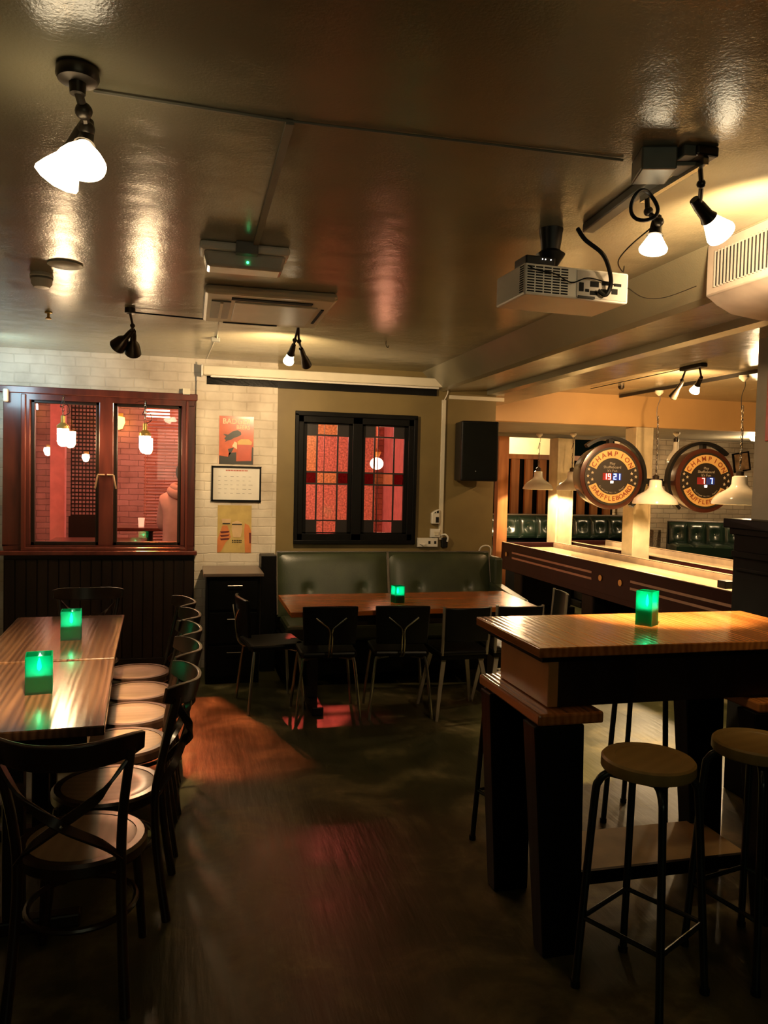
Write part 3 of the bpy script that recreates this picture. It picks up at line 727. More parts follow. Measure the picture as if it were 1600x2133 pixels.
# emergency light
t = thing('emergency_light', 'white oblong emergency light with a green indicator on the ceiling', 'emergency light', (.205, 3.34, CZ), R(0))
MB().box(-.185, .185, -.075, .075, -.035, 0).build('base', M_WHITEP, t, smooth=False, bevel=.012)
c = MB(); c.poly([(-.17, -.035), (.17, -.035), (.155, -.10), (-.155, -.10)], -.06, .06)
dif = c.build('diffuser', mat('prismatic_cover', (.55, .50, .42), .25, coat=.5), t, smooth=False, bevel=.012)
MB().sphere((.01, -.062, -.075), .005).build('indicator', M_GREENLED, t)
MB().box(-.04, .05, -.105, -.06, -.05, 0).build('cable_box', M_GREYP, t, smooth=False, bevel=.004)
# ceiling cassette
t = thing('air_conditioner', 'cream ceiling cassette air conditioner with dark slots', 'air conditioner', (.39, 4.38, CZ))
c = MB(); c.poly([(-.34, -.38), (.34, -.40), (.34, .38), (-.34, .38)], -.045, 0, axis='Z'); c.build('panel', M_CREAMP, t, smooth=False, bevel=.02)
c = MB(); c.box(-.20, .22, -.31, -.265, -.050, -.044); c.box(-.22, .10, .345, .365, -.05, -.044); c.box(.285, .30, -.18, .2, -.05, -.044); c.build('slot', M_DARKHOLE, t, smooth=False)
c = MB(); c.box(-.30, -.20, -.22, .22, -.053, -.044); c.build('intake', M_GREYP, t, smooth=False)
MB().box(-.255, -.24, -.22, .22, -.062, -.05).build('louvre', M_CREAMP, t, smooth=False)
MB().box(-.18, .26, -.22, .28, -.053, -.044).build('cover', M_WHITEP, t, smooth=False, bevel=.004)
# smoke detector etc.
t = thing('smoke_detector', 'round white smoke detector on the left of the ceiling', 'smoke detector', (-.72, 4.08, CZ))
MB().lathe([(.05, 0), (.055, -.015), (.05, -.02), (.048, -.05), (.035, -.068), (0, -.072)]).build('body', M_WHITEP, t)
MB().lathe([(.052, -.021), (.053, -.026), (.05, -.03)]).build('ring', M_GREYP, t)
tag(MB().lathe([(.075, 0), (.078, -.006), (.06, -.013), (0, -.015)], (-.58, 3.86, CZ)).build('cover_plate', M_WHITEP), 'flat round cover plate beside the smoke detector', 'cover plate')
t = thing('sprinkler', 'tiny brass sprinkler head near the left brick wall', 'sprinkler', (-.85, 5.04, CZ))
MB().lathe([(.022, 0), (.022, -.008), (.008, -.012), (.008, -.03), (.018, -.04), (.018, -.043), (0, -.043)], n=16).build('head', M_BRASS, t)
t = thing('junction_box', 'small grey ceiling junction box with cables above the screen case', 'junction box', (.15, 5.54, CZ))
MB().box(-.03, .03, -.02, .03, -.03, 0).build('housing', M_GREYP, t, smooth=False, bevel=.004)
MB().tube([(0, -.7, -.004), (.01, -.02, -.006)], .004, 6).build('lead', M_CREAMP, t)
MB().tube([(0, .03, -.006), (-.04, 1.0, -.006)], .004, 6).build('lead', M_CREAMP, t)
tag(MB().tube(smooth_path([(1.3, 5.23, CZ), (1.3, 5.23, CZ-.03), (1.315, 5.23, CZ-.045), (1.32, 5.23, CZ-.03)]), .004, 6).build('ceiling_hook', M_CHROME), 'small screw hook in the bare ceiling right of the cassette unit', 'hook')

# spotlight heads
def spot_head(t, joint, tip, r=.045, lit=True, power=P_SPOT, spread=110, aim=None, col=None):
    """arm from joint; cone towards tip. coordinates relative to t"""
    j = Vector(joint); p = Vector(tip); d = (p-j).normalized()
    X = Matrix.Translation(j) @ d.to_track_quat('Z', 'Y').to_matrix().to_4x4()
    L = (p-j).length
    c = MB(); c.X = X
    c.lathe([(0, -.03), (.014, -.03), (.018, 0), (.020, L*.30), (.026, L*.42), (.024, L*.42), (0, L*.40)] if lit else
            [(0, -.03), (.014, -.03), (.018, 0), (.018, L*.35), (r*.75, L*.55), (r, L*.98), (r*.96, L*.98), (r*.7, L*.57)], n=24)
    hd = c.build('lamp_head', M_LAMPM, t)
    c = MB(); c.X = X
    c.lathe([(.016, L*.36), (.022, L*.46), (r*.80, L*.74), (r, L*.92), (r*.98, L*.99), (r*.6, L*1.06), (0, L*1.09)] if lit else [(r*.62, L*.60), (r*.90, L*.9), (r*.90, L*.97), (r*.6, L*1.06), (0, L*1.10)], n=28)
    c.build('bulb', M_BULB if lit else mat('unlit_bulb', (.3, .28, .22), .15, coat=.5), hd)
    if lit:
        wl = t.location+p+d*(L*.09+.045)
        light('bulb_light', 'SPOT', wl, power, col or WARM2, .035, target=wl+d if aim is None else Vector(aim), spot=spread, blend=.7)
    return hd
def arm(t, pts, r=.008):
    c = MB(); c.tube(smooth_path(pts, 4), r, 8)
    for p in pts[1:]: c.sphere(p, r*1.9, n=10, m=8)
    c.build('arm', M_LAMPM, t)
# left twin
t = thing('twin_spotlight', 'lit twin spotlight hanging from the ceiling at the upper left', 'spotlight', (-.275, 2.0, CZ), 0)
MB().lathe([(.048, 0), (.05, -.02), (.045, -.03), (.02, -.035), (.018, -.06), (0, -.06)]).build('ceiling_plate', M_LAMPM, t)
arm(t, [(0, 0, -.05), (.01, .03, -.085), (.012, .06, -.115)], .011)
arm(t, [(.012, .06, -.115), (.006, .05, -.15)], .009)
spot_head(t, (.0, .07, -.12), (-.065, .10, -.235), .055, power=420, spread=40, aim=(-.95, 3.7, .7))
spot_head(t, (.012, .07, -.115), (.005, .03, -.215), .058, power=1100, spread=38, aim=(-.78, 3.75, .45))
# right twin on a bar
t = thing('twin_spotlight', 'lit twin spotlight on a bar in front of the projector', 'spotlight', (1.40, 2.08, CZ), 0)
MB().box(-.035, .035, -.16, -.08, -.03, 0).build('ceiling_plate', M_LAMPM, t, smooth=False, bevel=.006)
MB().box(-.008, .008, -.15, .17, -.05, -.03).build('bar', M_CHROME, t, smooth=False)
arm(t, [(0, -.12, -.03), (.03, -.09, -.08), (.07, -.03, -.12)], .007)
arm(t, [(0, .14, -.04), (.0, .13, -.09), (.02, .10, -.13)], .008)
spot_head(t, (.07, -.03, -.12), (.175, .0, -.185), .044, power=75, spread=165, aim=(4.0, 3.6, 2.2))
spot_head(t, (.03, .13, -.13), (.015, .12, -.215), .044, power=1500, spread=40, aim=(2.75, 4.1, 0))
# back spots
t = thing('twin_spotlight', 'unlit twin spotlight hanging over the left brick wall', 'spotlight', (-.36, 4.75, CZ), 0)
MB().lathe([(.03, 0), (.03, -.03), (.012, -.035), (0, -.035)], n=16).build('ceiling_plate', M_LAMPM, t)
arm(t, [(0, 0, -.03), (.01, .06, -.09), (-.005, .14, -.13)], .008)
spot_head(t, (-.005, .12, -.12), (-.09, .22, -.195), .05, lit=False)
spot_head(t, (.01, .14, -.13), (.00, .26, -.22), .05, lit=False)
tag(MB().tube([(-.35, 4.77, CZ-.02), (.06, 4.82, CZ-.02)], .005, 6).build('ceiling_cable', M_BLACKP), 'thin dark cable from the unlit spotlight to the cassette unit', 'cable')
t = thing('twin_spotlight', 'twin spotlight with one lit bulb above the screen case', 'spotlight', (.63, 4.80, CZ), 0)
MB().lathe([(.03, 0), (.03, -.03), (.012, -.035), (0, -.035)], n=16).build('ceiling_plate', M_LAMPM, t)
arm(t, [(0, 0, -.03), (-.01, .08, -.10), (-.015, .16, -.16)], .008)
arm(t, [(0, 0, -.03), (.02, .10, -.10), (.06, .2, -.16)], .008)
spot_head(t, (-.015, .14, -.14), (-.03, .24, -.215), .035, power=105, spread=145, aim=(.5, 6.6, 2.25))
spot_head(t, (.05, .18, -.15), (.10, .30, -.22), .035, lit=False)
# far track
t = thing('twin_spotlight', 'twin spotlight with a lit bulb over the shuffleboard tables', 'spotlight', (3.86, 5.38, CZ), 0)
MB().box(-.03, .03, -.14, .14, -.03, 0).build('ceiling_plate', M_BLACKM, t, smooth=False, bevel=.006)
arm(t, [(0, .1, -.03), (.0, .14, -.10), (.02, .2, -.14)], .008)
arm(t, [(0, -.08, -.03), (.04, -.05, -.10), (.06, .0, -.13)], .008)
spot_head(t, (.05, -.02, -.12), (.06, .06, -.20), .04, power=190, spread=165, aim=(4.6, 7.4, 2.0), col=(1.0, .58, .26))
spot_head(t, (.02, .18, -.13), (-.0, .26, -.23), .035, lit=False)
tag(MB().tube([(3.86, 5.5, CZ-.01), (3.86, 7.0, CZ-.01)], .004, 6).build('ceiling_cable', M_BLACKP), 'thin black cable running back from the far spotlight', 'cable')
tag(MB().lathe([(.03, 0), (.03, -.02), (.015, -.035), (0, -.035)], (4.05, 6.75, CZ), n=16).build('sprinkler', M_LAMPM), 'small ceiling fitting above the pendant rail', 'ceiling fitting')
# pendant rail
tag(MB().box(4.44, 4.46, 3.9, 7.43, CZ-.03, CZ).build('pendant_rail', M_BLACKM, smooth=False), 'dark ceiling rail carrying the white enamel pendants', 'rail')
# far cassette
t = thing('air_conditioner', 'flat white ceiling cassette above the second shuffleboard table', 'air conditioner', (5.3, 5.2, CZ))
MB().box(-.4, .4, -.5, .5, -.04, 0).build('panel', M_WHITEP, t, smooth=False, bevel=.015)
MB().box(-.35, -.28, -.4, .4, -.046, -.038).build('slot', M_DARKHOLE, t, smooth=False)

# steel box, cable coil and projector
t = thing('ceiling_cable_box', 'grey steel box on the ceiling between projector and spotlights', 'steel box', (1.295, 2.03, CZ), R(-18))
MB().box(-.05, .05, -.07, .05, -.065, 0).build('housing', M_GALV, t, smooth=False, bevel=.005)
MB().box(.05, .13, -.03, .05, -.04, 0).build('flange', M_GREYW, t, smooth=False, bevel=.004)
c = MB(); c.tube([(1.335+.045*math.cos(q), 2.13+.01*math.sin(2*q), 2.475+.045*math.sin(q)) for q in [2*PI*i/28 for i in range(28)]], .006, 8, closed=True)
tag(c.build('cable_coil', M_BLACKP), 'coiled black cable hanging below the steel box', 'cable')
t = thing('projector', 'white ceiling projector with vented side and tangled sockets', 'projector', (1.37, 2.74, 2.30), R(2))
bw, bd, bh = .215, .125, .115
MB().box(-bw, bw, -bd, bd, 0, bh).build('body', M_WHITEP, t, smooth=False, bevel=.008)
c = MB()
for i in range(10):
    for j in range(5): c.box(-.205+j*.034, -.177+j*.034, -bd-.0015, -bd, .012+i*.0098, .017+i*.0098)
for i in range(12): c.box(-bw-.0015, -bw, -.115, -.085, .012+i*.0082, .016+i*.0082)
c.build('vent_slots', M_DARKHOLE, t, smooth=False)
MB().box(-.005, .205, -bd-.003, -bd, .008, bh-.008).build('connector_panel', mat('connector_grey', (.42, .38, .33), .4), t, smooth=False)
c = MB()
for (x0, x1, z0, z1) in ((.005, .022, .03, .062), (.03, .045, .03, .04), (.05, .085, .05, .07), (.05, .08, .02, .035), (.095, .12, .03, .045), (.10, .13, .06, .075), (.14, .165, .03, .05), (.15, .18, .06, .07)):
    c.box(x0, x1, -bd-.006, -bd-.003, z0, z1)
c.build('sockets', M_DARKHOLE, t, smooth=False)
MB().box(-.0, .07, -bd-.006, -bd-.003, .005, .014).build('label_strip', M_BLACKP, t, smooth=False)
c = MB(); c.lathe([(.045, .28), (.035, .20), (.055, .185), (.05, .175), (.022, .13), (.012, .12), (.012, bh)], (-.06, -.02, 0)); c.build('mount', M_BLACKM, t)
t = thing('media_box', 'small black box with three lights sitting on the projector', 'media box', (1.235, 2.68, 2.30+.116), R(2))
MB().box(-.065, .055, -.05, .05, 0, .034).build('case', M_BLACKP, t, smooth=False, bevel=.005)
for x in (.0, .012, .034): MB().sphere((x, -.052, .022), .0022, n=8, m=6).build('indicator', M_WLED, t)
tag(MB().tube(smooth_path([(1.36, 2.60, CZ-.03), (1.37, 2.56, 2.50), (1.42, 2.53, 2.45), (1.46, 2.55, 2.41), (1.49, 2.58, 2.36), (1.48, 2.595, 2.32), (1.45, 2.60, 2.335)]), .008, 8).build('projector_cable', M_BLACKP), 'thick black cable looping from the ceiling into the projector', 'cable')
tag(MB().tube(smooth_path([(1.17, 2.60, 2.40), (1.20, 2.59, 2.385), (1.27, 2.595, 2.38), (1.34, 2.60, 2.355), (1.40, 2.595, 2.375), (1.47, 2.60, 2.37), (1.52, 2.60, 2.36)]), .0025, 6).build('projector_cable', M_BLACKP), 'thin black cable strung across the back of the projector', 'cable')
tag(MB().tube(smooth_path([(1.41, 2.20, 2.44), (1.42, 2.35, 2.42), (1.44, 2.45, 2.40), (1.49, 2.50, 2.38), (1.53, 2.56, 2.42), (1.55, 2.60, 2.41)]), .0025, 6).build('projector_cable', M_LAMPM), 'thin brown wire from the lit spotlight down to the projector', 'cable')
tag(MB().tube(smooth_path([(1.585, 2.62, 2.36), (1.68, 2.66, 2.34), (1.80, 2.70, 2.36), (1.95, 2.72, 2.42)]), .002, 6).build('projector_cable', M_LAMPM), 'thin wire from the projector to the grilled air unit', 'cable')
# wall AC unit upper right
t = thing('air_conditioner', 'ceiling-hung air unit with a vertical grille at the upper right', 'air conditioner', (1.98, 2.3, 0))
c = MB(); c.poly([(0, CZ), (0, 2.375), (.02, 2.365), (.05, 2.345), (.12, 2.315), (.25, 2.30), (.45, 2.30), (.50, 2.33), (.50, CZ)], -.6, .40); c.build('casing', mat('dusty_casing', (.36, .29, .24), .45), t, bevel=.006)
MB().box(-.004, .004, -.5, .35, 2.405, 2.535).build('grille_opening', M_DARKHOLE, t, smooth=False)
c = MB()
for i in range(44): c.box(-.010, .0, -.50+i*.0195, -.50+i*.0195+.004, 2.40, 2.54)
c.build('grille', mat('grille_grey', (.30, .27, .24), .4), t, smooth=False)

# ================================================================== CANDLE HOLDERS
def candle(name, label, x, y, z, w_, h_, rz, p=.25, src=None):
    t = thing(name, label, 'candle holder', (x, y, z), rz, 'green glass candle holders')
    c = MB(); a = w_/2; b = a-.004
    c.add([(-a,-a,0),(a,-a,0),(a,a,0),(-a,a,0),(-a,-a,h_),(a,-a,h_),(a,a,h_),(-a,a,h_),(-b,-b,h_),(b,-b,h_),(b,b,h_),(-b,b,h_),(-b,-b,.008),(b,-b,.008),(b,b,.008),(-b,b,.008)],
          [(0,3,2,1),(0,1,5,4),(1,2,6,5),(2,3,7,6),(3,0,4,7),(4,5,9,8),(5,6,10,9),(6,7,11,10),(7,4,8,11),(8,9,13,12),(9,10,14,13),(10,11,15,14),(11,8,12,15),(12,13,14,15)])
    c.build('glass', M_CGLASS, t, smooth=False)
    MB().box(-b+.004, b-.004, -b+.004, b-.004, .009, h_*.52).build('candle', M_WAX, t, smooth=False, bevel=.004)
    MB().lathe([(0, h_*.54), (w_*.07, h_*.60), (w_*.085, h_*.67), (w_*.05, h_*.80), (0, h_*.90)], n=14).build('flame', M_FLAME, t)
    light('candle_light', 'POINT', (x, y, z+h_*.75), p, (.4, 1.0, .6), .012)
    return t
candle('candle_holder', 'green glass candle holder on the nearer left table', -.575, 3.24, .75, .098, .15, R(8))
candle('candle_holder', 'green glass candle holder on the farther left table', -.60, 4.25, .75, .098, .15, R(5))
candle('candle_holder', 'small green candle holder on the orange table by the sofa', 1.45, 5.31, .735, .075, .12, R(10))
candle('candle_holder', 'green glass candle holder on the high table', 1.81, 2.76, 1.05, .068, .14, R(35))

# ================================================================== LEFT TABLES
def left_table(x, y, L, rz, label, wdt=.60):
    t = thing('dining_table', label, 'table', (x, y, 0), rz, 'dark wooden tables on the left')
    MB().box(-wdt, 0, -L/2, L/2, .715, .75).build('tabletop', M_TABLE, t, smooth=False, bevel=.004)
    MB().box(-wdt+.06, -.06, -L/2+.06, L/2-.06, .64, .715).build('apron', M_DARKW, t, smooth=False)
    for yy in (-L/2+.12, L/2-.12):
        MB().box(-wdt/2-.22, -wdt/2+.22, yy-.03, yy+.03, 0, .05).build('foot', M_DARKW, t, smooth=False, bevel=.008)
        MB().box(-wdt/2-.035, -wdt/2+.035, yy-.035, yy+.035, .05, .64).build('leg', M_DARKW, t, smooth=False, bevel=.008)
left_table(-.31, 3.255, .99, R(3.4), 'dark varnished wooden table nearest the camera on the left')
left_table(-.365, 4.36, 1.15, R(2.4), 'dark varnished wooden table farther back on the left')

# ================================================================== BENTWOOD CHAIRS
def bentwood(loc, rz, label):
    t = thing('bentwood_chair', label, 'chair', loc, rz, 'cross-back bentwood chairs at the left tables')
    # seat: faces +y
    c = MB(); n = 36; rim = []
    prof = [(.0, .452), (.165, .452), (.192, .452), (.20, .440), (.198, .425), (.18, .418), (0, .418)]
    c.lathe([(0, .449), (.10, .450), (.158, .454), (.166, .453), (.166, .425), (0, .425)], n=n); c.build('seat', M_SEATW, t)
    c = MB(); c.lathe([(.166, .455), (.190, .455), (.20, .446), (.20, .418), (.19, .408), (.166, .408)], n=n, cap=False); c.build('seat_ring', M_BENT, t)
    for s_ in (-1, 1):
        c = MB(); c.tube(smooth_path([(s_*.168, -.225, 0), (s_*.152, -.19, .25), (s_*.146, -.18, .45), (s_*.155, -.21, .62), (s_*.178, -.25, .79), (s_*.183, -.256, .825)], 4), .0165, 10, r2=.0135); c.build('rear_leg', M_BENT, t)
        c = MB(); c.tube(smooth_path([(s_*.165, .185, 0), (s_*.15, .165, .25), (s_*.135, .15, .425)], 4), .014, 10, r2=.018); c.build('front_leg', M_BENT, t)
    # top rail: bowed band
    pts = []; ws = []
    for i in range(19):
        u = -1+2*i/18
        pts.append((.212*u, -.215-.105*(1-abs(u)**2.4), .822+.016*u*u)); ws.append(.08*(1-.35*abs(u)**7))
    c = MB(); c.strip(pts, ws, .016, (0, -.25, 1)); c.build('top_rail', M_BENT, t, bevel=.003)
    for s_ in (-1, 1):
        c = MB(); c.strip(smooth_path([(s_*.172, -.255, .79), (s_*.10, -.29+.004*s_, .70), (0, -.285+.010*s_, .62), (-s_*.10, -.235, .535), (-s_*.146, -.185, .47)], 5), .030, .010, (s_*.6, 0, .8)); c.build('cross_strap', M_BENT, t, bevel=.002)
    for p in ((-.185, -.245, .825), (.185, -.245, .825), (0, -.300, .62), (-.148, -.195, .47), (.148, -.195, .47)): MB().sphere(p, .006, n=8, m=6).build('screw', M_CHROME, t)
    c = MB(); c.tube([(.165*math.cos(q), .165*math.sin(q)*1.02, .24) for q in [2*PI*i/32 for i in range(32)]], .010, 8, closed=True); c.build('stretcher_ring', M_BENT, t)
    return t
ch = bentwood((-.325, 2.57, 0), R(-4), 'cross-back bentwood chair in the near left foreground, its back to the camera')
pos = [(-.29, 3.0, 88, 'nearest chair of the row along the left tables, lit pale round seat'),
       (-.28, 3.47, 91, 'second chair from the camera in the row beside the left tables'),
       (-.275, 3.88, 92, 'third chair from the camera in the row beside the left tables'),
       (-.275, 4.28, 90, 'fourth chair from the camera in the row beside the left tables'),
       (-.30, 4.70, 97, 'farthest chair of the row beside the left tables')]
for x, y, a, lb in pos: copy_tree(ch, (x, y, 0), R(a), lb)
copy_tree(ch, (-.63, 5.02, 0), R(182), 'bentwood chair at the far end of the left tables, facing the camera')

# ================================================================== BACK TABLE, SOFA, CABINET
t = thing('dining_table', 'long orange wooden table in front of the green sofa', 'table', (0, 0, 0))
TZ = .735
c = MB(); c.poly([(.64, 4.98), (2.42, 5.04), (2.46, 5.78), (.64, 5.74)], TZ-.035, TZ, axis='Z'); c.build('tabletop', M_TABLE2, t, smooth=False, bevel=.004)
c = MB(); c.box(.75, 2.32, 5.10, 5.13, TZ-.12, TZ-.035); c.box(.75, 2.32, 5.63, 5.66, TZ-.12, TZ-.035); c.build('apron', M_DARKW, t, smooth=False)
for x in (.85, 2.2):
    MB().box(x-.04, x+.04, 5.10, 5.66, 0, .06).build('foot', M_DARKW, t, smooth=False, bevel=.008)
    MB().box(x-.035, x+.035, 5.34, 5.42, .06, TZ-.035).build('leg', M_DARKW, t, smooth=False, bevel=.006)

t = thing('sofa', 'long dark green leather sofa with buttoned back against the olive wall', 'sofa', (0, 0, 0))
MB().box(.70, 2.66, 5.85, 6.50, .08, .34).build('base', M_BLACKW, t, smooth=False, bevel=.01)
def cushion(x0, x1, name):
    nx, nz = 40, 18; c = MB(); vs = []; fs = []
    btn = [(.27, .42), (.76, .42)]
    for j in range(nz+1):
        for i in range(nx+1):
            u, v = i/nx, j/nz
            x = x0+(x1-x0)*u; z = .46+.53*v
            y = 6.33+.13*v
            d = .035*(1-(2*u-1)**10)*(1-(2*v-1)**8)
            for bu, bv in btn:
                rr = math.hypot((u-bu)*(x1-x0), (v-bv)*.53); d -= .022*math.exp(-(rr/.028)**2)+.006*math.exp(-(rr/.07)**2)
            vs.append((x, y-d, z))
    for j in range(nz):
        for i in range(nx):
            a = j*(nx+1)+i; fs.append((a, a+1, a+nx+2, a+nx+1))
    c.add(vs, fs)
    n = len(c.v); 
    c.box(x0+.005, x1-.005, 6.44, 6.56, .44, .98)
    o = c.build(name, M_LEATHER, t)
    pb = MB()
    for e in (x0, x1): pb.tube(smooth_path([(e, 6.325, .48), (e, 6.39, .74), (e, 6.45, .985)]), .006, 6)
    pb.tube([(x0, 6.455, .99), (x1, 6.455, .99)], .005, 6); pb.build('piping', M_PIPING, o)
    bb = MB()
    for bu, bv in btn: bb.sphere((x0+(x1-x0)*bu, 6.33+.13*bv+.008, .46+.53*bv), .012, n=12, m=8)
    bb.build('button', M_LEATHER, o)
cushion(.70, 1.655, 'back_cushion'); cushion(1.665, 2.60, 'back_cushion')
for x0, x1 in ((.72, 1.655), (1.665, 2.56)): MB().box(x0, x1, 5.86, 6.36, .34, .47).build('seat_cushion', M_LEATHER, t, smooth=False, bevel=.03)
MB().box(2.60, 2.68, 6.30, 6.56, .34, .95).build('corner_cushion', M_LEATHER, t, smooth=False, bevel=.02)
c = MB(); c.poly([(5.72, .08), (6.50, .08), (6.50, .74), (5.78, .66), (5.72, .60)], 2.585, 2.69, axis='X'); c.build('arm', M_LEATHER, t, smooth=False, bevel=.02)
t = thing('drawer_cabinet', 'dark drawer cabinet below the posters, left of the sofa', 'cabinet', (.32, 6.25, 0))
MB().box(-.20, .21, -.22, .28, 0, .84).build('carcass', M_BLACKW, t, smooth=False, bevel=.004)
MB().box(-.225, .235, -.26, .285, .84, .865).build('worktop', mat('brown_laminate', (.14, .10, .075), .3), t, smooth=False, bevel=.004)
for i in range(3):
    z0 = .06+i*.26
    d = MB().box(-.18, .19, -.236, -.22, z0, z0+.24).build('drawer', M_BLACKW, t, smooth=False, bevel=.004)
    c = MB(); c.tube([(-.04, -.236, z0+.19), (-.04, -.255, z0+.19), (.07, -.255, z0+.19), (.07, -.236, z0+.19)], .004, 6); c.build('handle', M_CHROME, d)
tag(MB().box(.565, .69, 6.36, 6.56, 0, .965).build('side_box', M_BLACKW, smooth=False, bevel=.005), 'narrow black box between the drawer cabinet and the sofa', 'box')

# ================================================================== STEEL CHAIRS
def y_chair(loc, rz, label):
    t = thing('tubular_chair', label, 'chair', loc, rz, 'black vinyl chrome-leg chairs at the orange table')
    c = MB()
    nx, nz = 12, 6; vs = []; fs = []
    for k in (0, 1):
        for j in range(nz+1):
            for i in range(nx+1):
                u, v = -1+2*i/nx, j/nz
                vs.append((.185*u*(1-.06*(1-v)), -.205-.02*v+.03*u*u-(.026 if k else 0), .515+.26*v+.006*(1-u*u)))
    m_ = (nx+1)*(nz+1)
    for j in range(nz):
        for i in range(nx):
            a = j*(nx+1)+i; fs.append((a, a+1, a+nx+2, a+nx+1)); fs.append((m_+a, m_+a+nx+1, m_+a+nx+2, m_+a+1))
    for i in range(nx):
        fs.append((i, m_+i, m_+i+1, i+1)); a = nz*(nx+1)+i; fs.append((a, a+1, m_+a+1, m_+a))
    for j in range(nz):
        a = j*(nx+1); fs.append((a, a+nx+1, m_+a+nx+1, m_+a)); a += nx; fs.append((a, m_+a, m_+a+nx+1, a+nx+1))
    c.add(vs, fs); c.build('backrest', M_VINYL, t, bevel=.008)
    c = MB(); c.poly([(-.19, -.17), (-.17, -.19), (.17, -.19), (.19, -.17), (.20, .16), (.17, .20), (-.17, .20), (-.20, .16)], .425, .465, axis='Z'); c.build('seat', M_VINYL, t, smooth=False, bevel=.015)
    c = MB()
    for s_ in (-1, 1): c.tube(smooth_path([(s_*.10, -.252, .705), (s_*.05, -.255, .665), (s_*.010, -.252, .625), (s_*.009, -.248, .55), (s_*.009, -.22, .45), (s_*.009, -.12, .415)], 4), .0065, 8)
    c.build('y_bracket', M_CHROME, t)
    for sx in (-1, 1):
        for sy in (-1, 1):
            c = MB(); c.tube(smooth_path([(sx*.08, sy*.10, .412), (sx*.15, sy*.14, .41), (sx*.175, sy*.16, .385), (sx*.215, sy*(.20 if sy < 0 else .19), 0)], 4), .0105, 8); c.build('leg', M_CHROME, t)
    return t
def frame_chair(loc, rz, label):
    t = thing('framed_chair', label, 'chair', loc, rz, 'black chairs with grey side posts at the orange table')
    c = MB(); c.strip([(-.155, -.215, .655), (-.08, -.235, .655), (0, -.24, .655), (.08, -.235, .655), (.155, -.215, .655)], .23, .022, (0, -.1, 1)); c.build('backrest', M_VINYL, t, bevel=.006)
    for s_ in (-1, 1):
        c = MB(); c.tube([(s_*.165, -.215, .775), (s_*.165, -.205, .60), (s_*.16, -.18, .44)], .011, 8); c.build('back_post', M_GREYLEG, t)
    MB().box(-.18, .18, -.19, .19, .435, .47).build('seat', M_VINYL, t, smooth=False, bevel=.012)
    MB().box(-.165, .165, -.17, .17, .405, .435).build('seat_frame', M_BLACKW, t, smooth=False)
    for sx in (-1, 1):
        for sy in (-1, 1):
            c = MB(); c.strip([(sx*.13, sy*.13, .42), (sx*.17, sy*.175, .2), (sx*.20, sy*.21, 0)], [.032, .026, .018], .014, (sx, 0, 0)); c.build('leg', M_GREYLEG, t, smooth=False)
    return t
yc = y_chair((.905, 5.16, 0), R(-2), 'tubular chair with Y-shaped chrome back support, left of the two at the table front')
copy_tree(yc, (1.41, 5.13, 0), R(-7), 'tubular chair with Y-shaped chrome back support, right of the two at the table front')
copy_tree(yc, (.56, 5.44, 0), R(-82), 'tubular chair seen side-on at the left end of the orange table')
fc = frame_chair((1.81, 5.06, 0), R(1), 'grey-posted chair right of the Y-backed pair, in front of the table')
copy_tree(fc, (2.22, 5.08, 0), R(-4), 'grey-posted chair at the right front corner of the orange table')
copy_tree(fc, (2.60, 5.50, 0), R(80), 'grey-posted chair at the right end of the orange table beside the sofa arm')

# ================================================================== HIGH TABLE
t = thing('high_table', 'high wooden trestle table with a thick box frame on the right', 'table', (0, 0, 0))
MB().box(1.17, 2.47, 2.41, 3.02, 1.015, 1.05).build('tabletop', M_TABLE3, t, smooth=False, bevel=.004)
c = MB(); c.box(1.19, 2.45, 2.43, 3.0, .995, 1.015); c.build('edge_frame', M_BLACKW, t, smooth=False)
MB().box(1.235, 1.275, 2.47, 2.90, .822, .995).build('end_board', M_ENDB, t, smooth=False, bevel=.003)
MB().box(1.275, 2.40, 2.47, 2.51, .822, .995).build('side_board', M_DARKW, t, smooth=False, bevel=.003)
MB().box(1.275, 2.40, 2.86, 2.90, .822, .995).build('side_board', M_DARKW, t, smooth=False, bevel=.003)
for (x0, x1) in ((1.17, 1.42), (2.06, 2.31)):
    MB().box(x0, x1, 2.40, 2.97, .778, .82).build('cross_plank', M_TABLE3, t, smooth=False, bevel=.008)
    for (yt, yb) in ((2.45, 2.37), (2.86, 2.80)):
        c = MB(); xc = (x0+x1)/2-.045
        def q(y, z, hx, hy): return [(xc-hx, y-hy, z), (xc+hx, y-hy, z), (xc+hx, y+hy, z), (xc-hx, y+hy, z)]
        c.add(q(yb, 0, .07, .04)+q(yt, .778, .095, .05), [(0,3,2,1),(4,5,6,7),(0,1,5,4),(1,2,6,5),(2,3,7,6),(3,0,4,7)])
        c.build('leg', M_BLACKW, t, smooth=False, bevel=.005)
MB().box(1.36, 2.12, 2.50, 2.80, .17, .195).build('foot_shelf', mat('tan_board', (.34, .22, .09), .45, var=.3, vscale=5), t, smooth=False, bevel=.003)
MB().box(1.36, 2.12, 2.485, 2.50, .15, .20).build('shelf_rail', M_BLACKW, t, smooth=False)

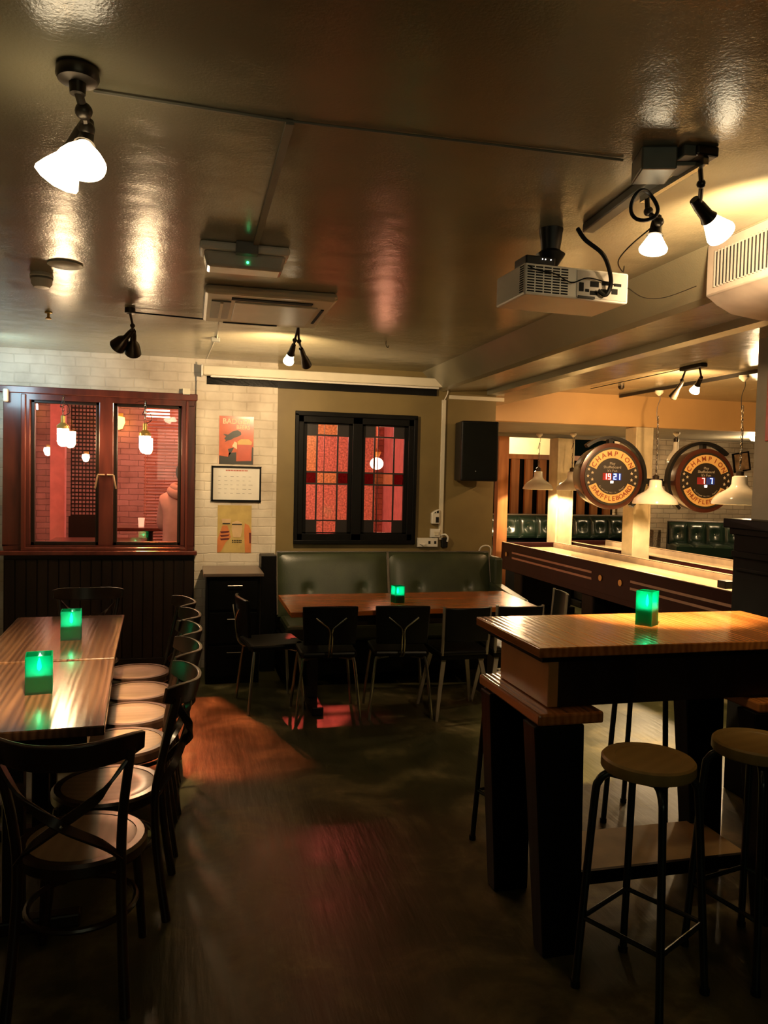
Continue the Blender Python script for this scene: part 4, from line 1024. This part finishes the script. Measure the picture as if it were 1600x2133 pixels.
# ================================================================== STOOLS
def bar_stool(loc, rz, label):
    t = thing('bar_stool', label, 'stool', loc, rz, 'tubular bar stools around the high table')
    MB().lathe([(0, .757), (.10, .757), (.102, .7595), (.138, .7595), (.144, .753), (.145, .725), (.14, .718), (0, .718)], n=40).build('seat', M_STOOLW, t)
    for i in range(4):
        a = PI/4+i*PI/2; ca, sa = math.cos(a), math.sin(a)
        c = MB(); pts = [(.03, .706), (.10, .706), (.132, .698), (.152, .675), (.162, .63), (.182, .35), (.205, 0)]
        c.tube(smooth_path([(r*ca, r*sa, z) for r, z in pts], 5), .0125, 10); lg = c.build('leg', M_GUN, t)
        MB().lathe([(.016, 0), (.016, .02), (0, .02)], (.205*ca, .205*sa, 0), n=12).build('foot_cap', M_BLACKP, lg)
    for i in range(4):
        a = PI/4+i*PI/2; b = a+PI/2; r = .190
        MB().cyl((r*math.cos(a), r*math.sin(a), .23), (r*math.cos(b), r*math.sin(b), .23), .008, n=8).build('foot_rail', M_GUN, t)
    return t
s0 = bar_stool((1.415, 2.12, 0), R(28), 'bar stool with a round wooden seat in front of the high table')
copy_tree(s0, (1.88, 2.19, 0), R(12), 'bar stool cut off by the right edge of the photo')
copy_tree(s0, (1.43, 3.10, 0), R(15), 'bar stool behind the left end of the high table')
copy_tree(s0, (2.14, 3.23, 0), R(40), 'bar stool behind the middle of the high table')

# ================================================================== SHUFFLEBOARD TABLES
def shuffle(x0, x1, ya, yb, label):
    t = thing('shuffleboard_table', label, 'shuffleboard table', (0, 0, 0), 0, 'long shuffleboard tables')
    zt = .84
    c = MB(); c.box(x0, x0+.035, ya, yb, .50, zt); c.box(x1-.035, x1, ya, yb, .50, zt); c.box(x0, x1, ya, ya+.04, .50, zt); c.box(x0, x1, yb-.04, yb, .50, zt); c.box(x0, x1, ya, yb, .50, .56)
    b = c.build('cabinet', M_CRIM, t, smooth=False, bevel=.006)
    c = MB(); c.box(x0+.004, x0+.03, ya+.02, yb-.02, zt, zt+.006); c.box(x1-.03, x1-.004, ya+.02, yb-.02, zt, zt+.006); c.build('rail_cap', mat('pale_rail', (.50, .36, .22), .35), b, smooth=False)
    c = MB(); c.box(x0+.036, x0+.044, ya+.04, yb-.04, .58, zt-.004); c.box(x1-.044, x1-.036, ya+.04, yb-.04, .58, zt-.004); c.build('rail_lining', mat('tan_carpet_lining', (.36, .26, .16), .9), b, smooth=False)
    MB().box(x0+.10, x1-.10, ya+.12, yb-.12, .70, .785).build('playing_surface', M_MAPLE, t, smooth=False, bevel=.004)
    ym = (ya+yb)/2
    c = MB()
    for (a, b_) in ((ya+.25, ym-.35), (ym+.35, yb-.35)):
        for z in (.66, .725): c.box(x0-.003, x0, a, b_, z, z+.022)
    c.build('side_stripe', M_STRIPE, t, smooth=False)
    for y in (ya+.13, ym-.18, ym+.18, yb-.17): 
        MB().lathe([(0, 0), (.03, 0), (.03, -.006), (0, -.006)], (x0, y, .70), axis='X', n=20).build('inlay_disc', M_BRASS, t)
    for y in (ya+.45, ym-.5, ym+.5, yb-.45):
        lg = MB().box(x0+.04, x1-.04, y-.12, y+.12, .08, .50).build('pedestal', M_BLACKW, t, smooth=False, bevel=.02)
        MB().box(x0, x1, y-.15, y+.15, 0, .08).build('foot', M_BLACKW, t, smooth=False, bevel=.01)
shuffle(3.90, 4.66, 3.9, 9.25, 'nearer shuffleboard table with dark red striped side')
shuffle(4.92, 5.62, 4.6, 9.6, 'farther shuffleboard table behind the cream posts')
c = MB(); c.box(3.96, 4.06, 5.02, 5.12, .84, .90); c.box(4.0, 4.14, 5.06, 5.12, .845, .87)
tag(c.build('puck_tray', M_BLACKM, smooth=False, bevel=.008), 'small dark metal tray on the near rail of the nearer shuffleboard table', 'tray')
# posts
def post(x, y, s_, z, label):
    c = MB(); h = s_/2
    c.box(x-h, x+h, y-h, y+h, 0, z)
    for dx in (-1, 1): c.box(x+dx*h*.9-.012, x+dx*h*.9+.012, y-h-.008, y-h, 0, z)
    tag(c.build('support_post', mat('cream_post_paint', (.52, .44, .27), .5), smooth=False, bevel=.004), label, 'post')
post(4.79, 7.58, .21, 2.25, 'cream square post carrying the two round scoreboards')
post(4.78, 9.38, .24, 2.21, 'cream square post farther back behind the nearer shuffleboard table')
tag(MB().box(3.86, 4.0, 9.32, 9.44, 0, 2.21).build('support_post', M_FENCE, smooth=False), 'brown wooden post at the left end of the slatted partition', 'post')

# scoreboards
def arc_text(mb, s, radius, a0, a1, size, y, top=True, bold=.0008):
    n = len(s)
    for i, ch_ in enumerate(s):
        a = a0+(a1-a0)*(i/(n-1) if n > 1 else .5)
        x, z = radius*math.cos(a), radius*math.sin(a)
        rot = (a-PI/2) if top else (a+PI/2)
        if ch_ == ' ': continue
        X = Matrix.Rotation(PI/2, 4, 'X') @ Matrix.Rotation(rot, 4, 'Z')
        text_into(mb, ch_, size, (x, y, z), X.to_euler(), .0015, bold=bold)
def star(mb, x, z, r, y):
    mb.poly([(x+(r if k % 2 == 0 else r*.42)*math.sin(k*PI/5), z+(r if k % 2 == 0 else r*.42)*math.cos(k*PI/5)) for k in range(10)], y, y+.003)
SEG = {'0': 'abcdef', '1': 'bc', '2': 'abged', '7': 'abc', '9': 'abcdfg', '6': 'acdefg'}
def digit(mb, ch_, x, z, w_, h_, y):
    th = w_*.22; S = {'a': (x, x+w_, z+h_-th, z+h_), 'd': (x, x+w_, z, z+th), 'g': (x, x+w_, z+h_/2-th/2, z+h_/2+th/2),
                      'f': (x, x+th, z+h_/2, z+h_), 'e': (x, x+th, z, z+h_/2), 'b': (x+w_-th, x+w_, z+h_/2, z+h_), 'c': (x+w_-th, x+w_, z, z+h_/2)}
    for s_ in SEG[ch_]: a = S[s_]; mb.box(a[0], a[1], y, y+.002, a[2], a[3])
def ring_seg(mb, r0, r1, a0, a1, y0, y1, n=24):
    pts = [(r1*math.cos(a0+(a1-a0)*i/n), r1*math.sin(a0+(a1-a0)*i/n)) for i in range(n+1)]+[(r0*math.cos(a1-(a1-a0)*i/n), r0*math.sin(a1-(a1-a0)*i/n)) for i in range(n+1)]
    vs = []; fs = []
    for i in range(n+1):
        a = a0+(a1-a0)*i/n
        for r, y in ((r0, y0), (r1, y0), (r1, y1), (r0, y1)): vs.append((r*math.cos(a), y, r*math.sin(a)))
    for i in range(n):
        for j in range(4): fs.append((i*4+j, i*4+(j+1) % 4, i*4+4+(j+1) % 4, i*4+4+j))
    fs.append((0, 1, 2, 3)); fs.append(tuple(n*4+j for j in (3, 2, 1, 0)))
    mb.add(vs, fs)
def scoreboard(x, y, z, rz, l, r_, side, label):
    t = thing('scoreboard', label, 'scoreboard', (x, y, z), rz, 'round shuffleboard scoreboards'); t.scale = (1.12,)*3
    MB().lathe([(0, .24), (.255, .24), (.27, .23), (.285, .12), (.30, .03), (.30, .0), (.27, -.006), (0, -.006)], axis='Y', n=56).build('drum', M_BARREL, t)
    MB().lathe([(0, -.006), (.262, -.006), (.262, -.012), (0, -.012)], axis='Y', n=56).build('face', M_DRUMF, t)
    c = MB(); ring_seg(c, .165, .242, R(22), R(158), -.015, -.010); ring_seg(c, .165, .242, R(202), R(338), -.015, -.010); c.build('name_ring', M_GOLDR, t, smooth=False)
    c = MB(); arc_text(c, 'CHAMPION', .203, R(150), R(30), .062, -.0165); arc_text(c, 'SHUFFLEBOARD', .203, R(210), R(330), .058, -.0165, top=False)
    c.build('lettering', M_RUST, t, smooth=False)
    c = MB(); text_into(c, 'Play', .034, (0, -.014, .115)); text_into(c, 'Shuffleboard', .034, (0, -.014, .082)); text_into(c, "It's Fun", .034, (0, -.014, .05))
    arc_text(c, 'Richland Hills, Texas', .147, R(218), R(322), .020, -.014, top=False, bold=0); c.build('small_lettering', M_WHTXT, t, smooth=False)
    c = MB()
    for s_ in (-1, 1):
        for (dx, dz) in ((.225, .06), (.190, .03), (.232, -.0), (.190, -.03), (.225, -.06)): star(c, s_*dx, dz, .016, -.015)
    c.build('stars', M_STAR, t, smooth=False)
    c = MB(); c.box(-.09, -.005, -.014, -.010, -.035, .03); c.build('red_window', mat('red_score_glass', (.25, .03, .03), .2), t, smooth=False)
    c = MB(); c.box(.005, .09, -.014, -.010, -.035, .03); c.build('blue_window', mat('blue_score_glass', (.03, .05, .30), .2), t, smooth=False)
    c = MB()
    for i, ch_ in enumerate(l): digit(c, ch_, -.080+i*.040 if len(l) > 1 else -.040, -.028, .026, .052, -.017)
    c.build('red_digits', M_REDLED, t, smooth=False)
    c = MB()
    for i, ch_ in enumerate(r_): digit(c, ch_, .014+i*.036 if len(r_) > 1 else .040, -.028, .026, .052, -.017)
    c.build('blue_digits', M_BLUELED, t, smooth=False)
    MB().box(-.013, .013, -.016, -.010, -.062, -.040).build('indicator', M_WLED, t, smooth=False)
    c = MB()
    if side < 0: ring_seg(c, .335, .365, R(-50), R(130), .03, .09, 40)
    else: ring_seg(c, .335, .365, R(45), R(230), .03, .09, 40)
    c.box(-.02, .02, .03, .09, .29, .345)
    L_ = .55 if side < 0 else .36; c.box(min(-side*.31, -side*L_), max(-side*.31, -side*L_), .07, .11, -.06, -.01); c.box(min(-side*(L_-.05), -side*L_), max(-side*(L_-.05), -side*L_), .07, .423, -.06, -.01)
    c.build('bracket', M_BLACKM, t)
    return t
scoreboard(4.125, 7.0, 1.70, R(-4), '19', '21', -1, 'round scoreboard on the left reading 19 and 21')
scoreboard(5.22, 7.0, 1.68, R(-4), '7', '7', 1, 'round scoreboard on the right reading 7 and 7')

# enamel pendants
def enamel(x, y, z, r, ztop, label, power=P_SHADE):
    t = thing('enamel_pendant', label, 'lamp', (x, y, z), 0, 'white enamel pendant lamps')
    c = MB(); c.lathe([(r, 0), (r*1.02, .004), (r*1.0, .022), (r*.93, .052), (r*.76, .088), (r*.52, .118), (r*.36, .142), (r*.30, .17), (r*.275, .232), (r*.20, .240), (0, .24), (0, .234), (r*.24, .228), (r*.27, .17), (r*.50, .110), (r*.74, .080), (r*.90, .046), (r*.97, .018), (r*.97, .0)], n=48, cap=False)
    c.build('shade', M_ENAMEL, t)
    MB().lathe([(.03, .238), (.032, .275), (.012, .29), (0, .29)], n=16).build('cap', M_LAMPM, t)
    c = MB(); chain(c, (0, 0), ztop-z-.25, .29, .035, .003); c.build('chain', M_CHROME, t)
    MB().tube(smooth_path([(0, 0, .32), (.012, 0, .6), (-.01, .01, ztop-z-.2), (.015, 0, ztop-z-.08), (0, 0, ztop-z)]), .003, 6).build('flex', M_BLACKP, t)
    MB().lathe([(.04, ztop-z), (.04, ztop-z-.02), (.01, ztop-z-.05), (0, ztop-z-.05)], n=16).build('ceiling_rose', M_CREAMP, t)
    MB().sphere((0, 0, .15), .030).build('bulb', M_BULB, t)
    light('pendant_light', 'SPOT', (x, y, z+.07), power, WARM2, .04, target=(x, y, 0), spot=150, blend=.3)
enamel(4.45, 6.72, 1.435, .215, CZ-.03, 'large white enamel pendant in front of the square post')
enamel(4.45, 5.52, 1.475, .215, CZ-.03, 'white enamel pendant partly hidden by the grey wall at right')
enamel(4.34, 9.15, 1.53, .19, 2.25, 'white enamel pendant hanging before the slatted partition')
enamel(4.66, 8.85, 1.53, .19, 2.25, 'white enamel pendant mostly hidden behind the left scoreboard')
enamel(5.55, 8.0, 1.9, .10, 2.25, 'small enamel pendant behind the right scoreboard', 12)

# slat partition and booths
t = thing('slatted_partition', 'tall brown vertical slat partition behind the booth', 'partition', (0, 10.47, 0))
MB().box(3.9, 6.24, .055, .07, .5, 1.97).build('dark_gap_sheet', M_BLACKW, t, smooth=False)  # dark sheet added so the gaps between the slats stay dark
c = MB(); x = 3.95
while x < 6.2:
    c.obox((x, 0, 1.5), (.165, .028, .98), (0, 0, R(24))); x += .215
c.build('slats', M_FENCE, t, smooth=False)
c = MB(); c.box(3.85, 6.26, -.05, .05, 1.96, 2.03); c.box(3.85, 6.26, -.03, .03, 0, 1.02); c.build('rails', M_FENCE, t, smooth=False)
def booth(x, y, rz, n, pw, zt, zs, label, legs=True):
    t = thing('booth_seat', label, 'booth seat', (x, y, 0), rz, 'tufted green booth seats')
    def pad(c, f, w_, h_, deep):
        nn = 10; vs = []; fs = []
        for j in range(nn+1):
            for i in range(nn+1):
                u, v = -1+2*i/nn, -1+2*j/nn
                d = deep*(1-u**6)*(1-v**6)-deep*.7*math.exp(-(u*u+v*v)*9)
                vs.append(f(u*w_/2, v*h_/2, d))
        for j in range(nn):
            for i in range(nn):
                a = j*(nn+1)+i; fs.append((a, a+1, a+nn+2, a+nn+1))
        c.add(vs, fs)
    for i in range(n):
        xc = (i+.5)*pw
        c = MB(); pad(c, lambda a, b, d: (xc+a, .0-d-.02-.05*(1-(b/.32+.5)), zt-.17+b), pw, .32, .05); c.box(xc-pw/2, xc+pw/2, 0, .06, zt-.35, zt); o = c.build('back_pad', M_TUFT, t)
        MB().sphere((xc, -.055, zt-.17), .012, n=10, m=8).build('button', M_CHROME, o)
        c = MB(); pad(c, lambda a, b, d: (xc+a, -.30+b, zs+d), pw, .48, .035); c.box(xc-pw/2, xc+pw/2, -.54, 0, zs-.12, zs); c.build('seat_pad', M_TUFT, t)
    L = n*pw
    MB().box(0, L, -.50, .06, 0, zs-.12).build('plinth', M_BLACKW, t, smooth=False)
    MB().box(0, L, .0, .08, zt-.5, zt-.01).build('back_board', M_BLACKW, t, smooth=False)
    MB().cyl((0, -.01, zt+.004), (L, -.01, zt+.004), .012, n=8).build('piping', M_PIPING, t)
booth(3.98, 10.24, 0, 8, .285, 1.15, .70, 'tufted green booth seat below the slatted partition')
booth(6.55, 9.55, R(-22), 6, .245, 1.12, .80, 'tufted green booth seat against the cream brick wall')
tag(MB().box(6.42, 6.54, 9.7, 10.2, 0, .98).build('upholstered_panel', M_MESH, smooth=False), 'grey woven end panel between the two booth seats', 'panel')
t = thing('picture_frame', 'small tilted framed picture on the cream brick wall', 'picture', (8.42, 10.44, 2.02)); t.rotation_euler = (0, R(-10), 0)
c = MB(); c.box(-.15, .15, -.03, 0, .13, .15); c.box(-.15, .15, -.03, 0, -.15, -.13); c.box(-.15, -.13, -.03, 0, -.15, .15); c.box(.13, .15, -.03, 0, -.15, .15); c.build('frame', M_BLACKW, t, smooth=False)
MB().box(-.135, .135, -.015, 0, -.135, .135).build('print', mat('brown_print', (.35, .2, .09), .3, var=.7, vscale=9), t, smooth=False)
# maroon sign on the stub wall
tag(MB().box(2.855, 2.87, 3.10, 3.37, 1.86, 2.22).build('wall_sign', M_MAROON, smooth=False, bevel=.003), 'maroon board on the grey wall at the right edge', 'sign')
# lights for the far wall and header zone
light('rear_lamp', 'POINT', (5.0, 11.2, 2.35), 80, WARM2, .1)
t = thing('ceiling_lamp', 'round ceiling lamp lighting the cream wall beyond the partition', 'lamp', (5.0, 11.2, CZ+.02))
MB().lathe([(.09, 0), (.09, -.03), (.06, -.06), (0, -.065)]).build('diffuser', M_BULB, t)
light('brick_lamp', 'POINT', (6.9, 8.3, 2.12), 65, WARM2, .06)  # fill added to brighten the right-hand booth and brick wall
t = thing('ceiling_lamp', 'added small ceiling lamp, fitting for the fill light over the right-hand booth', 'lamp', (6.9, 8.3, 2.255))
MB().lathe([(.07, 0), (.07, -.02), (.05, -.045), (0, -.05)]).build('diffuser', M_BULB, t)  # invented fitting behind the header, added to go with the fill
